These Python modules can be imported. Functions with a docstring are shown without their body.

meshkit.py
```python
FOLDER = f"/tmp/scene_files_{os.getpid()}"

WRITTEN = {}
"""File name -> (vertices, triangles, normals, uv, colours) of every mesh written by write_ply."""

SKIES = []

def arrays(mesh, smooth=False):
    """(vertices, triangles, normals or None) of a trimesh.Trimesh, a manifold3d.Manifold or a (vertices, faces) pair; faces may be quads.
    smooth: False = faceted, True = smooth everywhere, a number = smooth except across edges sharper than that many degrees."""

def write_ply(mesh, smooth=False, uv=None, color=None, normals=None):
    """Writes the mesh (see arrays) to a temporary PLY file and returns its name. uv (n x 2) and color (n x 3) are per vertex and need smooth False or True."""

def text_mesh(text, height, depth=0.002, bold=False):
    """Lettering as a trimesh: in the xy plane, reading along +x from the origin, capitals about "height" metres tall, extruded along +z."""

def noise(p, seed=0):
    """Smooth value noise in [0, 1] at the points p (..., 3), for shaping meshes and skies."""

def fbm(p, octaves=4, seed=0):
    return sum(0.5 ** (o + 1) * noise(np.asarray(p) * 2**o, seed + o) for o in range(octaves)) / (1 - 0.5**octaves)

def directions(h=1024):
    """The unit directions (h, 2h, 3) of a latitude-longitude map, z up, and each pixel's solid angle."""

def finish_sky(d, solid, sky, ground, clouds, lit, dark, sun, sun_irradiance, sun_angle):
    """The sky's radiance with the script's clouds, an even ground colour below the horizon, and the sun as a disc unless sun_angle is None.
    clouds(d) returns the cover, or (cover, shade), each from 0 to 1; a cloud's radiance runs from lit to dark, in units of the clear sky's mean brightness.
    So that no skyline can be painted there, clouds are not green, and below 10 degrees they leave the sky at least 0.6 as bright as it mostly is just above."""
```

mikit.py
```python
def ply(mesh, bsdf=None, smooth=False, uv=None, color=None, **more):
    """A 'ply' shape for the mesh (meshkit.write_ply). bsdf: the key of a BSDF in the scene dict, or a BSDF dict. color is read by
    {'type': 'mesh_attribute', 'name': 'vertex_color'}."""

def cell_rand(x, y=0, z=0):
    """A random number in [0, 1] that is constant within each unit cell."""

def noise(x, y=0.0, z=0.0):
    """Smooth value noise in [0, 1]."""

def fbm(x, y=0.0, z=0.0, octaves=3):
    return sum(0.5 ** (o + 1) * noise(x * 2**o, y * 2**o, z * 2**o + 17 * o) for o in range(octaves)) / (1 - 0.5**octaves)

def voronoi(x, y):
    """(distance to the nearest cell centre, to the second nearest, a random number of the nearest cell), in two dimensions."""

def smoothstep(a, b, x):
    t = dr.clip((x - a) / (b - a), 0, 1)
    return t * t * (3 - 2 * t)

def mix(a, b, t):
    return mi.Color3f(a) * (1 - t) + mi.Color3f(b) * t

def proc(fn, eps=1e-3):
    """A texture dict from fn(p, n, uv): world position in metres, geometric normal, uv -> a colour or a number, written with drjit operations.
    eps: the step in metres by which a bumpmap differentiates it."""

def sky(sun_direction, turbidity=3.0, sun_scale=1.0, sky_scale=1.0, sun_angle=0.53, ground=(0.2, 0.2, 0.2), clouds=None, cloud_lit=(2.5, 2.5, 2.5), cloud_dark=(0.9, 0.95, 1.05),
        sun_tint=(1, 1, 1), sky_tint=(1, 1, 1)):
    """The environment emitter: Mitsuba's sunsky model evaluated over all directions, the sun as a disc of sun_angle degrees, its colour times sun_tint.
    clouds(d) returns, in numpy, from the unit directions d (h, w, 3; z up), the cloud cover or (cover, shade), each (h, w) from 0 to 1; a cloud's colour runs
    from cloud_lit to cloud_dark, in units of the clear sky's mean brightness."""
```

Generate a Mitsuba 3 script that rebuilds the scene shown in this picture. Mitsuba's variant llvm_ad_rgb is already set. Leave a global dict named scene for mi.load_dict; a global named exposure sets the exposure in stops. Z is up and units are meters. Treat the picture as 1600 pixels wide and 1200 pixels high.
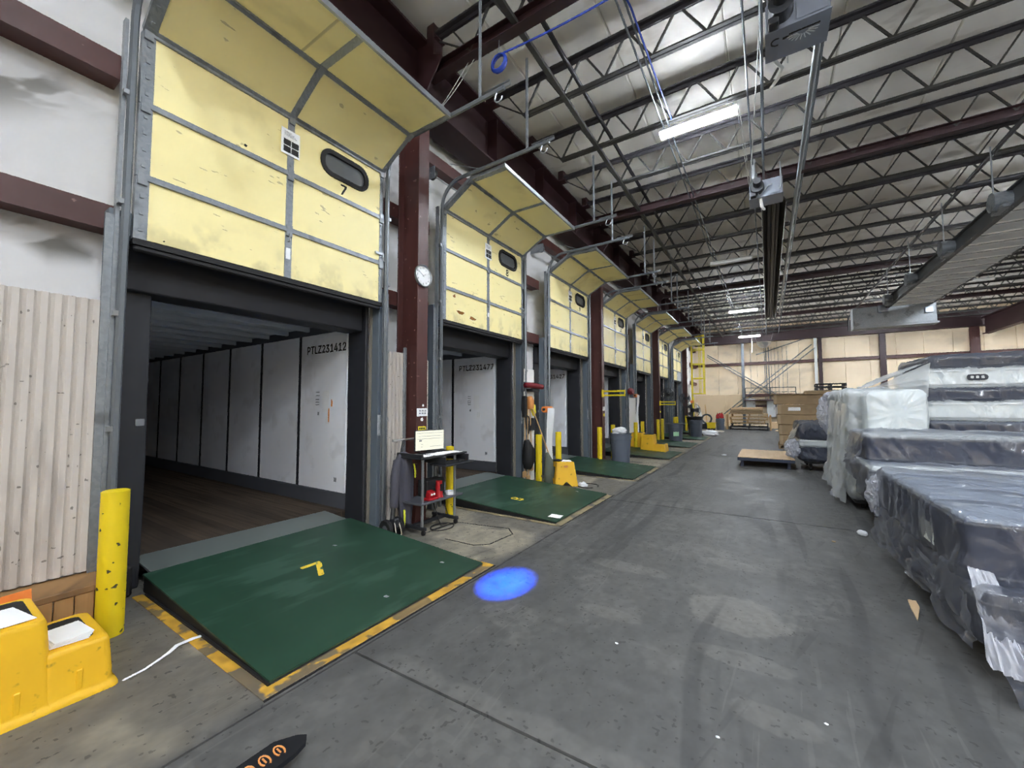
import math, random
import numpy as np
import trimesh
import drjit as dr
import mitsuba as mi
import meshkit
import mikit
from shapely.geometry import Polygon, box as sbox, LineString
from mikit import noise, fbm, voronoi, cell_rand, smoothstep, mix

# ------------------------------------------------------------------ camera, light, exposure
exposure = 3.68
T = mi.ScalarTransform4f
YAW, PITCH, ROLL, FOCAL, CAM = math.radians(32.629), math.radians(2.996), math.radians(-0.098), 622.9, (0.0, 0.0, 1.6)
_f = np.array([-math.sin(YAW) * math.cos(PITCH), math.cos(YAW) * math.cos(PITCH), math.sin(PITCH)])
_r = np.cross(_f, [0, 0, 1]); _r /= np.linalg.norm(_r)
_u0 = np.cross(_r, _f)
_u = -math.sin(ROLL) * _r + math.cos(ROLL) * _u0
scene = {}
scene['camera'] = {'type': 'perspective', 'fov': math.degrees(2 * math.atan(800 / FOCAL)), 'fov_axis': 'x', 'near_clip': 0.05, 'far_clip': 200.0,
                   'to_world': T().look_at(origin=list(CAM), target=list(np.array(CAM) + _f), up=list(_u))}
LAMP_RADIANCE = [21.6, 23.4, 25.4]          # the linear high-bay lamps
# (x centre, y, z, lit) of every high-bay lamp, rows follow the roof joists
LAMPS = [(-0.85, 7.06, 6.28, True), (-0.87, 14.5, 6.22, False), (-0.85, 21.9, 6.08, True), (-0.85, 29.6, 5.96, True),
         (-0.85, 0.22, 6.40, 0.6), (6.55, 0.05, 6.28, True), (6.55, 7.06, 6.28, True), (6.55, 14.5, 6.2, True),
         (6.55, 21.7, 6.2, False), (5.35, 26.12, 5.95, True), (-0.85, -7.0, 6.28, True), (6.55, 29.05, 6.1, True), (12.5, 14.5, 6.2, True), (12.5, 29.4, 6.2, True),
         (12.5, 0.05, 6.28, True), (12.5, -7.0, 6.28, True), (6.55, -7.0, 6.28, True), (2.85, -3.4, 6.28, True), (2.85, 0.12, 6.28, True), (9.6, -3.4, 6.28, True)]
BLUE_SPOT = {'type': 'spot', 'to_world': T().look_at(origin=[-1.75, -0.25, 3.3], target=[-2.03, 3.06, 0.0], up=[0, 0, 1]),
             'intensity': {'type': 'rgb', 'value': [0.0, 24.0, 340.0]}, 'cutoff_angle': 3.3, 'beam_width': 1.5}
scene['blue_safety_light'] = BLUE_SPOT

labels = {}
RNG = np.random.default_rng(7)

# ------------------------------------------------------------------ colours and materials
def lin(c):
    c = np.asarray(c, float) / 255.0
    return [float(x) for x in np.where(c <= 0.04045, c / 12.92, ((c + 0.055) / 1.055) ** 2.4)]

def rgb(c): return {'type': 'rgb', 'value': lin(c)}

def pbr(key, color, rough=0.5, metal=0.0, spec=0.5, coat=0.0, two=True):
    col = color if isinstance(color, dict) else rgb(color)
    d = {'type': 'principled', 'base_color': col, 'roughness': rough, 'metallic': metal, 'specular': spec}
    if coat: d['clearcoat'] = coat; d['clearcoat_gloss'] = 0.9
    scene[key] = {'type': 'twosided', 'bsdf': d} if two else d

C3 = lambda c: mi.Color3f(*lin(c))

def floor_fn(p, n, uv):
    x, y = p.x, p.y
    base = mix(lin((112, 113, 113)), lin((131, 131, 130)), fbm(x * 0.55, y * 0.35, 1.0, 4))
    base = mix(base, lin((98, 99, 100)), 0.5 * smoothstep(0.56, 0.72, fbm(x * 2.1 + 9, y * 0.28, 2.0, 4)))      # tyre tracks along the aisle
    apron = smoothstep(-2.25, -2.45, x + 0.06 * noise(y * 3.0, 4.0))
    cream = mix(lin((184, 176, 158)), lin((218, 209, 188)), fbm(x * 2, y * 2, 3.0, 4))
    cream = mix(cream, lin((134, 130, 123)), smoothstep(0.44, 0.62, fbm(x * 1.5 + 5, y * 1.5, 9.0, 5) + 0.16 * smoothstep(3.0, 1.5, y)) * 0.85)
    base = mix(base, cream, apron)
    worn = fbm(x * 1.7 + 3, y * 1.9, 7.0, 5)
    base = mix(base, lin((150, 149, 146)), 0.38 * smoothstep(0.60, 0.68, worn) * (0.4 + 0.6 * smoothstep(0.4, 0.6, noise(x * 23, y * 23, 2.0))))
    base = mix(base, lin((122, 123, 122)), 0.5 * (fbm(x * 9, y * 6, 3.0, 3) - 0.35))
    def patch(cx, cy, rx, ry, k):
        d = dr.sqrt(((x - cx) / rx) ** 2 + ((y - cy) / ry) ** 2) + 0.7 * (fbm(x * 6 + k, y * 6, k, 4) - 0.5)
        return smoothstep(1.05, 0.85, d)
    for k, (cx, cy, rx, ry) in enumerate([(-0.25, 3.55, .38, .30), (-0.32, 4.62, .30, .12), (-1.05, 3.05, .25, .1), (-1.2, 4.0, .4, .12), (-0.2, 2.95, .3, .10), (0.0, 2.5, .22, .10)]):
        base = mix(base, mix(lin((150, 148, 143)), lin((172, 170, 165)), noise(x * 40, y * 40, 1.0)), (0.55 if k < 1 else 0.3) * patch(cx, cy, rx, ry, k + 1.0))
    jy = 1.76 + 0.03 * (x + 2.3)
    seam = smoothstep(0.10, 0.05, dr.abs(y - jy) + 0.10 * (fbm(x * 5, y * 5, 5.0, 4) - 0.35)) * smoothstep(-2.2, -1.9, x)
    base = mix(base, lin((158, 157, 154)), 0.45 * seam * (0.5 + 0.5 * noise(x * 30, y * 30, 1.0)))
    base = mix(base, lin((84, 85, 87)), 0.5 * smoothstep(0.60, 0.74, fbm(x * 7.0 + 1.5 * noise(y * 0.7, 3.0), y * 0.45, 12.0, 3)) * (1 - apron))
    base = mix(base, lin((70, 70, 72)), 0.3 * smoothstep(0.70, 0.80, fbm(x * 16.0 - y * 5.0, y * 1.2, 15.0, 3)) * smoothstep(0.5, 0.6, noise(x * 1.1, y * 0.8, 2.0)))
    mott = fbm(x * 17, y * 13, 6.0, 4)
    base = base * (0.80 + 0.42 * mott)
    scr = smoothstep(0.74, 0.80, fbm(x * 46.0 + 6 * noise(y * 0.9, x * 0.7, 4.0), y * 2.2, 19.0, 2)) * smoothstep(0.45, 0.62, noise(x * 1.6, y * 1.1, 5.0))
    base = mix(base, lin((176, 175, 171)), 0.13 * scr)
    pit = smoothstep(0.78, 0.83, fbm(x * 36, y * 36, 8.0, 2))
    base = mix(base, lin((66, 66, 66)), 0.5 * pit)
    return 0.44 * base

def floor_rough(p, n, uv): return 0.42 + 0.3 * fbm(p.x * 1.5, p.y * 1.5, 2.0, 3)

def stain_fn(a, b, sx=1.2, sz=0.9, lo=0.52, hi=0.75, k=0.0):
    def fn(p, n, uv):
        s = fbm(p.x * sx + p.y * sx + k, p.z * sz, p.y * sx * 0.6 + k, 4)
        return mix(lin(a), lin(b), smoothstep(lo, hi, s))
    return fn

def door_fn(p, n, uv):
    base = mix(lin((236, 221, 154)), lin((244, 233, 178)), fbm(p.x, p.y * 0.7, p.z * 0.9, 3))
    dirt = smoothstep(0.56, 0.80, fbm(p.y * 1.6, p.z * 1.4, p.x * 2 + 2.0, 5)) * 0.4
    low = smoothstep(3.45, 2.95, p.z) * smoothstep(0.45, 0.75, fbm(p.y * 6, p.z * 5, 4.0, 4))
    base = mix(base, lin((176, 160, 104)), dirt)
    base = mix(base, lin((120, 112, 80)), 0.35 * low)
    scr = smoothstep(0.80, 0.84, fbm(p.y * 7 + p.z * 5, p.z * 26, 6.0, 3))
    return mix(base, lin((116, 102, 72)), 0.45 * scr)

def steel_fn(p, n, uv):
    g = voronoi(p.y * 45 + p.x * 31, p.z * 45 + p.x * 17)[2]
    b = mix(lin((118, 124, 130)), lin((146, 151, 156)), 0.5 * g + 0.5 * fbm(p.x * 3, p.y * 3, p.z * 3, 3))
    return mix(b, lin((80, 82, 84)), 0.6 * smoothstep(0.58, 0.75, fbm(p.x * 5, p.y * 5, p.z * 4, 4)))

def chips_fn(a, b, freq=22, t=0.80):
    def fn(p, n, uv):
        low = 0.10 * smoothstep(0.7, 0.0, p.z)
        c = fbm(p.x * freq, p.y * freq, p.z * freq * 0.8, 3)
        base = mix(lin(a), [0.8 * v for v in lin(a)], fbm(p.x * 4, p.y * 4, p.z * 4, 3))
        return mix(base, lin(b), smoothstep(t - low, t - low + 0.03, c))
    return fn

def deck_fn(p, n, uv):
    base = mix(lin((26, 54, 41)), lin((37, 68, 53)), fbm(p.x * 2, p.y * 2.2, 3.0, 4))
    base = mix(base, lin((60, 88, 76)), 0.4 * smoothstep(0.58, 0.76, fbm(p.x * 5 + 2, p.y * 1.6, 8.0, 4)))
    return base

def deck_bump(p, n, uv):
    u, v = p.x * 38 + p.y * 38, p.x * 38 - p.y * 38
    c = cell_rand(dr.floor(u), dr.floor(v), 0)
    fu, fv = u - dr.floor(u) - 0.5, v - dr.floor(v) - 0.5
    a = dr.select(c > 0.5, fu, fv); b = dr.select(c > 0.5, fv, fu)
    return 0.0014 * smoothstep(0.42, 0.25, dr.abs(a)) * smoothstep(0.2, 0.1, dr.abs(b))

def edge_fn(p, n, uv):
    w = fbm(p.x * 7, p.y * 7, 2.0, 4)
    return mix(mix(lin((200, 156, 52)), lin((164, 124, 50)), noise(p.x * 20, p.y * 20)), mix(lin((128, 106, 66)), lin((92, 86, 76)), noise(p.x * 5, p.y * 5, 2.0)), smoothstep(0.47, 0.56, w))

def stencil_fn(p, n, uv):
    return mix(lin((222, 190, 60)), lin((60, 96, 72)), smoothstep(0.62, 0.68, fbm(p.x * 30, p.y * 30, 1.0, 3)))

def roof_fn(p, n, uv):
    b = mix(lin((228, 223, 214)), lin((242, 238, 231)), fbm(p.x * 0.6, p.y * 0.9, 4.0, 4))
    return mix(b, lin((186, 178, 166)), 0.5 * smoothstep(0.62, 0.78, fbm(p.x * 1.6, p.y * 3.0, 1.0, 4)))

def trailer_fn(p, n, uv):
    b = mix(lin((236, 239, 246)), lin((243, 245, 250)), fbm(p.x * 1.5, p.z * 1.5, p.y, 3))
    return mix(b, lin((170, 170, 170)), 0.25 * smoothstep(0.60, 0.78, fbm(p.x * 3, p.z * 3, 3.0, 5)))

def grain_fn(a, b, ax='z', f=55.0):
    def fn(p, n, uv):
        q = {'x': (p.x * 2, p.y * f, p.z * f), 'y': (p.x * f, p.y * 2, p.z * f), 'z': (p.x * f, p.y * f, p.z * 2)}[ax]
        return mix(lin(a), lin(b), fbm(*q, 3))
    return fn

def corr_fn(p, n, uv):
    b = mix(lin((186, 178, 170)), lin((200, 193, 187)), fbm(p.y * 5, p.z * 1.2, p.x, 4))
    b = mix(b, lin((156, 148, 142)), 0.5 * smoothstep(0.50, 0.72, fbm(p.y * 6, p.z * 1.1, 5.0, 4)))
    return mix(b, lin((100, 94, 88)), 0.8 * smoothstep(0.84, 0.87, fbm(p.y * 34, p.z * 26, 8.0, 2)))

def red_fn(p, n, uv):
    b = mix(lin((62, 34, 32)), lin((82, 46, 43)), fbm(p.x * 3, p.y * 3, p.z * 1.6, 4))
    return mix(b, lin((150, 120, 110)), 0.5 * smoothstep(0.79, 0.83, fbm(p.x * 19, p.y * 19, p.z * 15, 3)))

def trailer_floor_fn(p, n, uv):
    b = mix(lin((62, 51, 40)), lin((82, 68, 54)), cell_rand(dr.floor(p.y * 7.0), 3, 1))
    return mix(b, lin((44, 37, 32)), fbm(p.x * 1.2, p.y * 40, 1.0, 3))

def yplastic_fn(p, n, uv):
    b = mix(lin((232, 184, 34)), lin((220, 170, 36)), fbm(p.x * 5, p.y * 5, p.z * 5, 3))
    return mix(b, lin((128, 98, 40)), 0.7 * smoothstep(0.70, 0.80, fbm(p.x * 17, p.y * 17, p.z * 13, 4)))

def far_fn(p, n, uv):
    b = mix(lin((232, 212, 182)), lin((240, 223, 196)), fbm(p.x * 0.6, 2.0, p.z * 0.5, 4))
    return mix(b, lin((176, 160, 138)), 0.45 * smoothstep(0.55, 0.75, fbm(p.x * 0.7, 9.0, p.z * 0.9, 5)))

def wallfill_fn(p, n, uv):
    b = mix(lin((206, 206, 208)), lin((222, 222, 224)), fbm(p.y * 1.2, p.z, 2.0, 4))
    grime = smoothstep(0.50, 0.72, fbm(p.y * 1.4 + 2, p.z * 1.9, 5.0, 5))
    b = mix(b, lin((140, 140, 132)), 0.55 * grime)
    streak = smoothstep(0.50, 0.62, fbm(p.y * 2.6 + 3.1, p.z * 5.0 - p.y * 2.0, 6.0, 4))
    mould = dr.maximum(smoothstep(0.55, 0.1, dr.abs(p.y - 0.62) + 2.2 * dr.abs(p.z - 2.96 + 0.25 * (p.y - 0.4))), smoothstep(0.8, 0.2, dr.abs(p.y - 0.3) + 1.5 * dr.abs(p.z - 4.12)))
    return mix(b, lin((74, 72, 62)), 0.8 * mould * (0.35 + 0.65 * streak))

P = mikit.proc
scene['m_floor'] = {'type': 'twosided', 'bsdf': {'type': 'principled', 'base_color': P(floor_fn), 'roughness': P(floor_rough), 'specular': 0.25}}
pbr('m_wall', P(wallfill_fn), 0.75)
pbr('m_farwall', P(far_fn), 0.85)
pbr('m_plywall', P(stain_fn((214, 192, 160), (196, 172, 138), k=4.0)), 0.8)
pbr('m_roof', P(roof_fn), 0.8)
pbr('m_door', P(door_fn), 0.5)
pbr('m_steel', P(steel_fn), 0.42, 0.35)
pbr('m_red', P(red_fn), 0.5)
pbr('m_ypaint', P(chips_fn((232, 205, 30), (70, 62, 40), 22, 0.755)), 0.4)
scene['m_deck'] = {'type': 'twosided', 'bsdf': {'type': 'bumpmap', 'arbitrary': P(deck_bump, 0.002), 'scale': 1.0, 'bsdf': {'type': 'principled', 'base_color': P(deck_fn), 'roughness': 0.42, 'specular': 0.5}}}
pbr('m_edge', P(edge_fn), 0.7)
pbr('m_edgeworn', P(stain_fn((132, 120, 92), (86, 82, 76), 6, 6, 0.4, 0.6)), 0.7)
pbr('m_stencil', P(stencil_fn), 0.6)
pbr('m_trailer', P(trailer_fn), 0.4)
pbr('m_trailerfloor', P(trailer_floor_fn), 0.75)
pbr('m_corr', P(corr_fn), 0.65)
pbr('m_plank', P(grain_fn((150, 112, 70), (176, 138, 92), 'z')), 0.6)
pbr('m_plankdirt', P(stain_fn((142, 108, 70), (96, 72, 48), 3, 3, 0.4, 0.65)), 0.7)
pbr('m_yplastic', P(yplastic_fn), 0.45)
pbr('m_pallet', P(grain_fn((176, 142, 100), (206, 174, 130), 'x', 40)), 0.8)
pbr('m_ply', P(grain_fn((204, 172, 134), (222, 194, 156), 'y', 20)), 0.7)
pbr('m_card', P(stain_fn((150, 128, 98), (134, 113, 86), 2, 2)), 0.85)
pbr('m_gouge', (136, 88, 34), 0.8)
pbr('m_reddark', (50, 29, 33), 0.55)
pbr('m_jamb', (92, 102, 112), 0.5)
pbr('m_beige', (128, 122, 112), 0.7)
pbr('m_black', (28, 30, 34), 0.75)
pbr('m_curtain', (34, 36, 42), 0.6)
pbr('m_rubber', (20, 20, 22), 0.7)
pbr('m_joist', (66, 66, 64), 0.6)
pbr('m_joisttop', (56, 54, 58), 0.6)
pbr('m_pipe', (36, 36, 40), 0.5)
pbr('m_galv', (150, 154, 158), 0.35, 0.7)
pbr('m_chrome', (215, 215, 215), 0.18, 0.95)
pbr('m_bow', (176, 182, 190), 0.5)
pbr('m_scuff', (74, 77, 84), 0.6)
pbr('m_post', (30, 32, 38), 0.55)
pbr('m_lip', (108, 116, 114), 0.5, 0.3)
pbr('m_paper', (236, 238, 240), 0.8)
pbr('m_ink', (22, 22, 24), 0.6)
pbr('m_inkgrey', (130, 134, 140), 0.7)
pbr('m_glass_dark', (96, 100, 104), 0.08, 0.0, 0.7)
pbr('m_lampbody', (205, 205, 200), 0.5)
pbr('m_heater', (150, 156, 168), 0.3, 0.6)
pbr('m_tube', (52, 50, 48), 0.4, 0.4)
pbr('m_convside', (86, 88, 90), 0.45, 0.4)
pbr('m_convpan', (232, 232, 232), 0.55)
pbr('m_bin', (84, 92, 106), 0.55)
pbr('m_blue', (38, 66, 168), 0.45)
pbr('m_orange', (226, 130, 60), 0.6)
pbr('m_orangepaint', (208, 140, 80), 0.6)
pbr('m_redplastic', (158, 22, 30), 0.4)
pbr('m_flap', (168, 148, 120), 0.85)
pbr('m_maroon', (110, 24, 34), 0.6)
pbr('m_jacket', (72, 72, 82), 0.9)
pbr('m_hivis', (214, 214, 60), 0.7)
pbr('m_white', (236, 236, 234), 0.6)
pbr('m_cabinet', (216, 218, 216), 0.5)
pbr('m_fork', (34, 36, 42), 0.4, 0.4)
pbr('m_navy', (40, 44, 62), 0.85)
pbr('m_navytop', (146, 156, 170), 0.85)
pbr('m_charcoal', (58, 60, 66), 0.85)
pbr('m_greyside', (104, 106, 108), 0.85)
pbr('m_mattress', (226, 232, 232), 0.85)
pbr('m_mattgrey', (186, 190, 190), 0.85)
pbr('m_mop', (92, 100, 92), 0.95)
pbr('m_wood', (196, 160, 112), 0.6)
pbr('m_cart', (34, 36, 40), 0.5)
pbr('m_cartblue', (44, 52, 72), 0.5)
pbr('m_cyellow', (226, 208, 60), 0.5)
pbr('m_bag', (232, 236, 240), 0.4)
pbr('m_mintlabel', (176, 226, 190), 0.6)
pbr('m_greybox', (184, 188, 190), 0.5)
pbr('m_mirror', (230, 232, 236), 0.06, 1.0)
pbr('m_track', (104, 110, 116), 0.4, 0.4)
def film(key, w, c, rough):
    scene[key] = {'type': 'blendbsdf', 'weight': w, 'a': {'type': 'thindielectric', 'int_ior': 1.5},
                  'b': {'type': 'twosided', 'bsdf': {'type': 'principled', 'base_color': rgb(c), 'roughness': rough, 'specular': 1.0, 'clearcoat': 1.0, 'clearcoat_gloss': 0.97}}}
film('m_film', 0.30, (98, 104, 120), 0.09)          # clear film over dark covers
film('m_filmlight', 0.30, (228, 234, 238), 0.09)     # film over pale covers
film('m_filmthick', 0.5, (206, 210, 222), 0.18)      # bunched layers

# ------------------------------------------------------------------ mesh helpers
cat = trimesh.util.concatenate

def B(x0, x1, y0, y1, z0, z1, b=0.0):
    lo, hi = np.array([min(x0, x1), min(y0, y1), min(z0, z1)]), np.array([max(x0, x1), max(y0, y1), max(z0, z1)])
    b = min(b, 0.45 * (hi - lo).min())
    if b <= 0:
        m = trimesh.creation.box(hi - lo); m.apply_translation((lo + hi) / 2); return m
    pts = []
    for k in range(3):
        a, c = (k + 1) % 3, (k + 2) % 3
        for s in (0, 1):
            for u in (lo[a] + b, hi[a] - b):
                for v in (lo[c] + b, hi[c] - b):
                    q = np.zeros(3); q[k] = (lo, hi)[s][k]; q[a] = u; q[c] = v; pts.append(q)
    return trimesh.convex.convex_hull(np.array(pts))

def frame(d):
    d = np.asarray(d, float) / np.linalg.norm(d)
    a = np.array([0, 0, 1.0]) if abs(d[2]) < 0.95 else np.array([1.0, 0, 0])
    s = np.cross(a, d); s /= np.linalg.norm(s)
    return d, s, np.cross(d, s)

def bar(p0, p1, w, h, b=0.0):
    p0, p1 = np.asarray(p0, float), np.asarray(p1, float)
    d, s, u = frame(p1 - p0)
    L = np.linalg.norm(p1 - p0)
    m = B(0, L, -w / 2, w / 2, -h / 2, h / 2, b)
    M = np.eye(4); M[:3, 0], M[:3, 1], M[:3, 2], M[:3, 3] = d, s, u, p0
    m.apply_transform(M); return m

def tube(pts, r, n=8, cap=True):
    P_ = np.asarray(pts, float); k = len(P_)
    rr = np.full(k, r) if np.isscalar(r) else np.asarray(r, float)
    t = np.gradient(P_, axis=0); t /= np.maximum(np.linalg.norm(t, axis=1, keepdims=True), 1e-9)
    _, s, u = frame(t[0]); rings = []
    for i in range(k):
        s = s - t[i] * (s @ t[i]); s /= np.linalg.norm(s); u = np.cross(t[i], s)
        a = np.arange(n) * 2 * np.pi / n
        rings.append(P_[i] + rr[i] * (np.cos(a)[:, None] * s + np.sin(a)[:, None] * u))
    v = np.vstack(rings); f = []
    for i in range(k - 1):
        for j in range(n):
            a0, a1, b0, b1 = i * n + j, i * n + (j + 1) % n, (i + 1) * n + j, (i + 1) * n + (j + 1) % n
            f += [[a0, a1, b1], [a0, b1, b0]]
    if cap:
        v = np.vstack([v, P_[0], P_[-1]])
        for j in range(n):
            f += [[k * n, (j + 1) % n, j], [k * n + 1, (k - 1) * n + j, (k - 1) * n + (j + 1) % n]]
    return trimesh.Trimesh(v, f, process=False)

def arc(c, r, a0, a1, n, plane='xz', off=0.0):
    a = np.radians(np.linspace(a0, a1, n)); z = np.zeros(n) + off
    p, q = c[0] + r * np.cos(a), c[1] + r * np.sin(a)
    return np.stack({'xz': [p, z, q], 'xy': [p, q, z], 'yz': [z, p, q]}[plane], 1)

def lathe(prof, n=24, at=(0, 0, 0), axis='z'):
    m = trimesh.creation.revolve(np.asarray(prof, float), sections=n)
    if axis == 'x': m.apply_transform(trimesh.transformations.rotation_matrix(np.pi / 2, [0, 1, 0]))
    if axis == 'y': m.apply_transform(trimesh.transformations.rotation_matrix(-np.pi / 2, [1, 0, 0]))
    m.apply_translation(at); return m

def cyl(p0, p1, r, n=16):
    return tube([p0, p1], r, n)

def prism(poly, depth, o, ux, uy):
    """poly (shapely or points) in the plane o + a*ux + b*uy, extruded by depth along ux x uy."""
    poly = poly if hasattr(poly, 'exterior') else Polygon(poly)
    m = trimesh.creation.extrude_polygon(poly, depth, engine='earcut')
    ux, uy = np.asarray(ux, float), np.asarray(uy, float)
    M = np.eye(4); M[:3, 0], M[:3, 1], M[:3, 2], M[:3, 3] = ux, uy, np.cross(ux, uy), o
    m.apply_transform(M); return m

def text(s, h, o, ux, uy, bold=False, depth=0.002, center=True):
    m = meshkit.text_mesh(s, h, depth, bold)
    if center: m.apply_translation([-(m.bounds[0][0] + m.bounds[1][0]) / 2, 0, 0])
    M = np.eye(4); M[:3, 0], M[:3, 1], M[:3, 2], M[:3, 3] = ux, uy, np.cross(ux, uy), o
    m.apply_transform(M); return m

def grid_mesh(Pts):
    h, w = Pts.shape[:2]
    i = np.arange(h * w).reshape(h, w)
    f = np.vstack([np.stack([i[:-1, :-1], i[:-1, 1:], i[1:, 1:]], -1).reshape(-1, 3), np.stack([i[:-1, :-1], i[1:, 1:], i[1:, :-1]], -1).reshape(-1, 3)])
    return trimesh.Trimesh(Pts.reshape(-1, 3), f, process=False)

def rbox(lo, hi, r, step):
    """Rounded box with a regular grid on each face."""
    lo, hi = np.asarray(lo, float), np.asarray(hi, float)
    cs = []
    for k in range(3):
        L = hi[k] - lo[k]; n = max(2, int((L - 2 * r) / step))
        e = np.array([0, .15, .4, .7, 1.0]) * r
        cs.append(np.unique(np.round(np.concatenate([lo[k] + e, np.linspace(lo[k] + r, hi[k] - r, n + 1), hi[k] - e]), 6)))
    parts = []
    for k in range(3):
        a, c = (k + 1) % 3, (k + 2) % 3
        for s in (0, 1):
            G = np.zeros((len(cs[a]), len(cs[c]), 3))
            G[..., k] = (lo, hi)[s][k]; G[..., a] = cs[a][:, None]; G[..., c] = cs[c][None, :]
            m = grid_mesh(G)
            if s == 0: m.invert()
            parts.append(m)
    m = cat(parts); m.merge_vertices()
    inner = np.clip(m.vertices, lo + r, hi - r)
    d = m.vertices - inner; L = np.linalg.norm(d, axis=1, keepdims=True)
    nrm = d / np.maximum(L, 1e-9)
    m.vertices = inner + nrm * r
    return m, nrm

def rot(m, axis, deg, about=(0, 0, 0)):
    m.apply_transform(trimesh.transformations.rotation_matrix(math.radians(deg), axis, about)); return m

# ------------------------------------------------------------------ scene helpers
def free(key):
    if key not in scene and key not in labels: return key
    i = 1
    while f'{key}_{i:03d}' in scene or f'{key}_{i:03d}' in labels: i += 1
    return f'{key}_{i:03d}'

def thing(name, label, category, group=None, kind=None):
    key = free(name)
    labels[key] = {'label': label, 'category': category}
    if group: labels[key]['group'] = group
    if kind: labels[key]['kind'] = kind
    return key

def part(parent, name, mesh, mat, smooth=False, label=None, kind=None, **more):
    key = free(parent + '__' + name)
    scene[key] = mikit.ply(cat(mesh) if isinstance(mesh, (list, tuple)) else mesh, mat, smooth, **more)
    if label or kind:
        labels[key] = {}
        if label: labels[key]['label'] = label
        if kind: labels[key]['kind'] = kind
    return key

def share(parent, name, d, to_world, flip=False):
    key = free(parent + '__' + name)
    scene[key] = {**d, 'to_world': to_world}
    return key

def solo(name, label, category, mesh, mat, smooth=False, group=None, kind=None):
    key = thing(name, label, category, group, kind)
    scene[key] = mikit.ply(cat(mesh) if isinstance(mesh, (list, tuple)) else mesh, mat, smooth)
    return key

def struct(name, mesh, mat, label, category='wall', smooth=False):
    return solo(name, label, category, mesh, mat, smooth, None, 'structure')

X_, Y_, Z_ = np.eye(3)
DX = -4.31                      # inner face of the yellow doors
DY = [1.01 + 3.66 * k for k in range(7)]
DW = 2.484
WALL = -4.72
FAR = 33.3
NUM = ['7', '8', '9', '10', '11', '12', '13']
COUNT = ['first','second','third','fourth','fifth','sixth','seventh','eighth','ninth','tenth','eleventh','twelfth','thirteenth','fourteenth','fifteenth','sixteenth','seventeenth','eighteenth','nineteenth','twentieth','twenty-first']
ORD = ['nearest', 'second', 'third', 'fourth', 'fifth', 'sixth', 'farthest']

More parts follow.
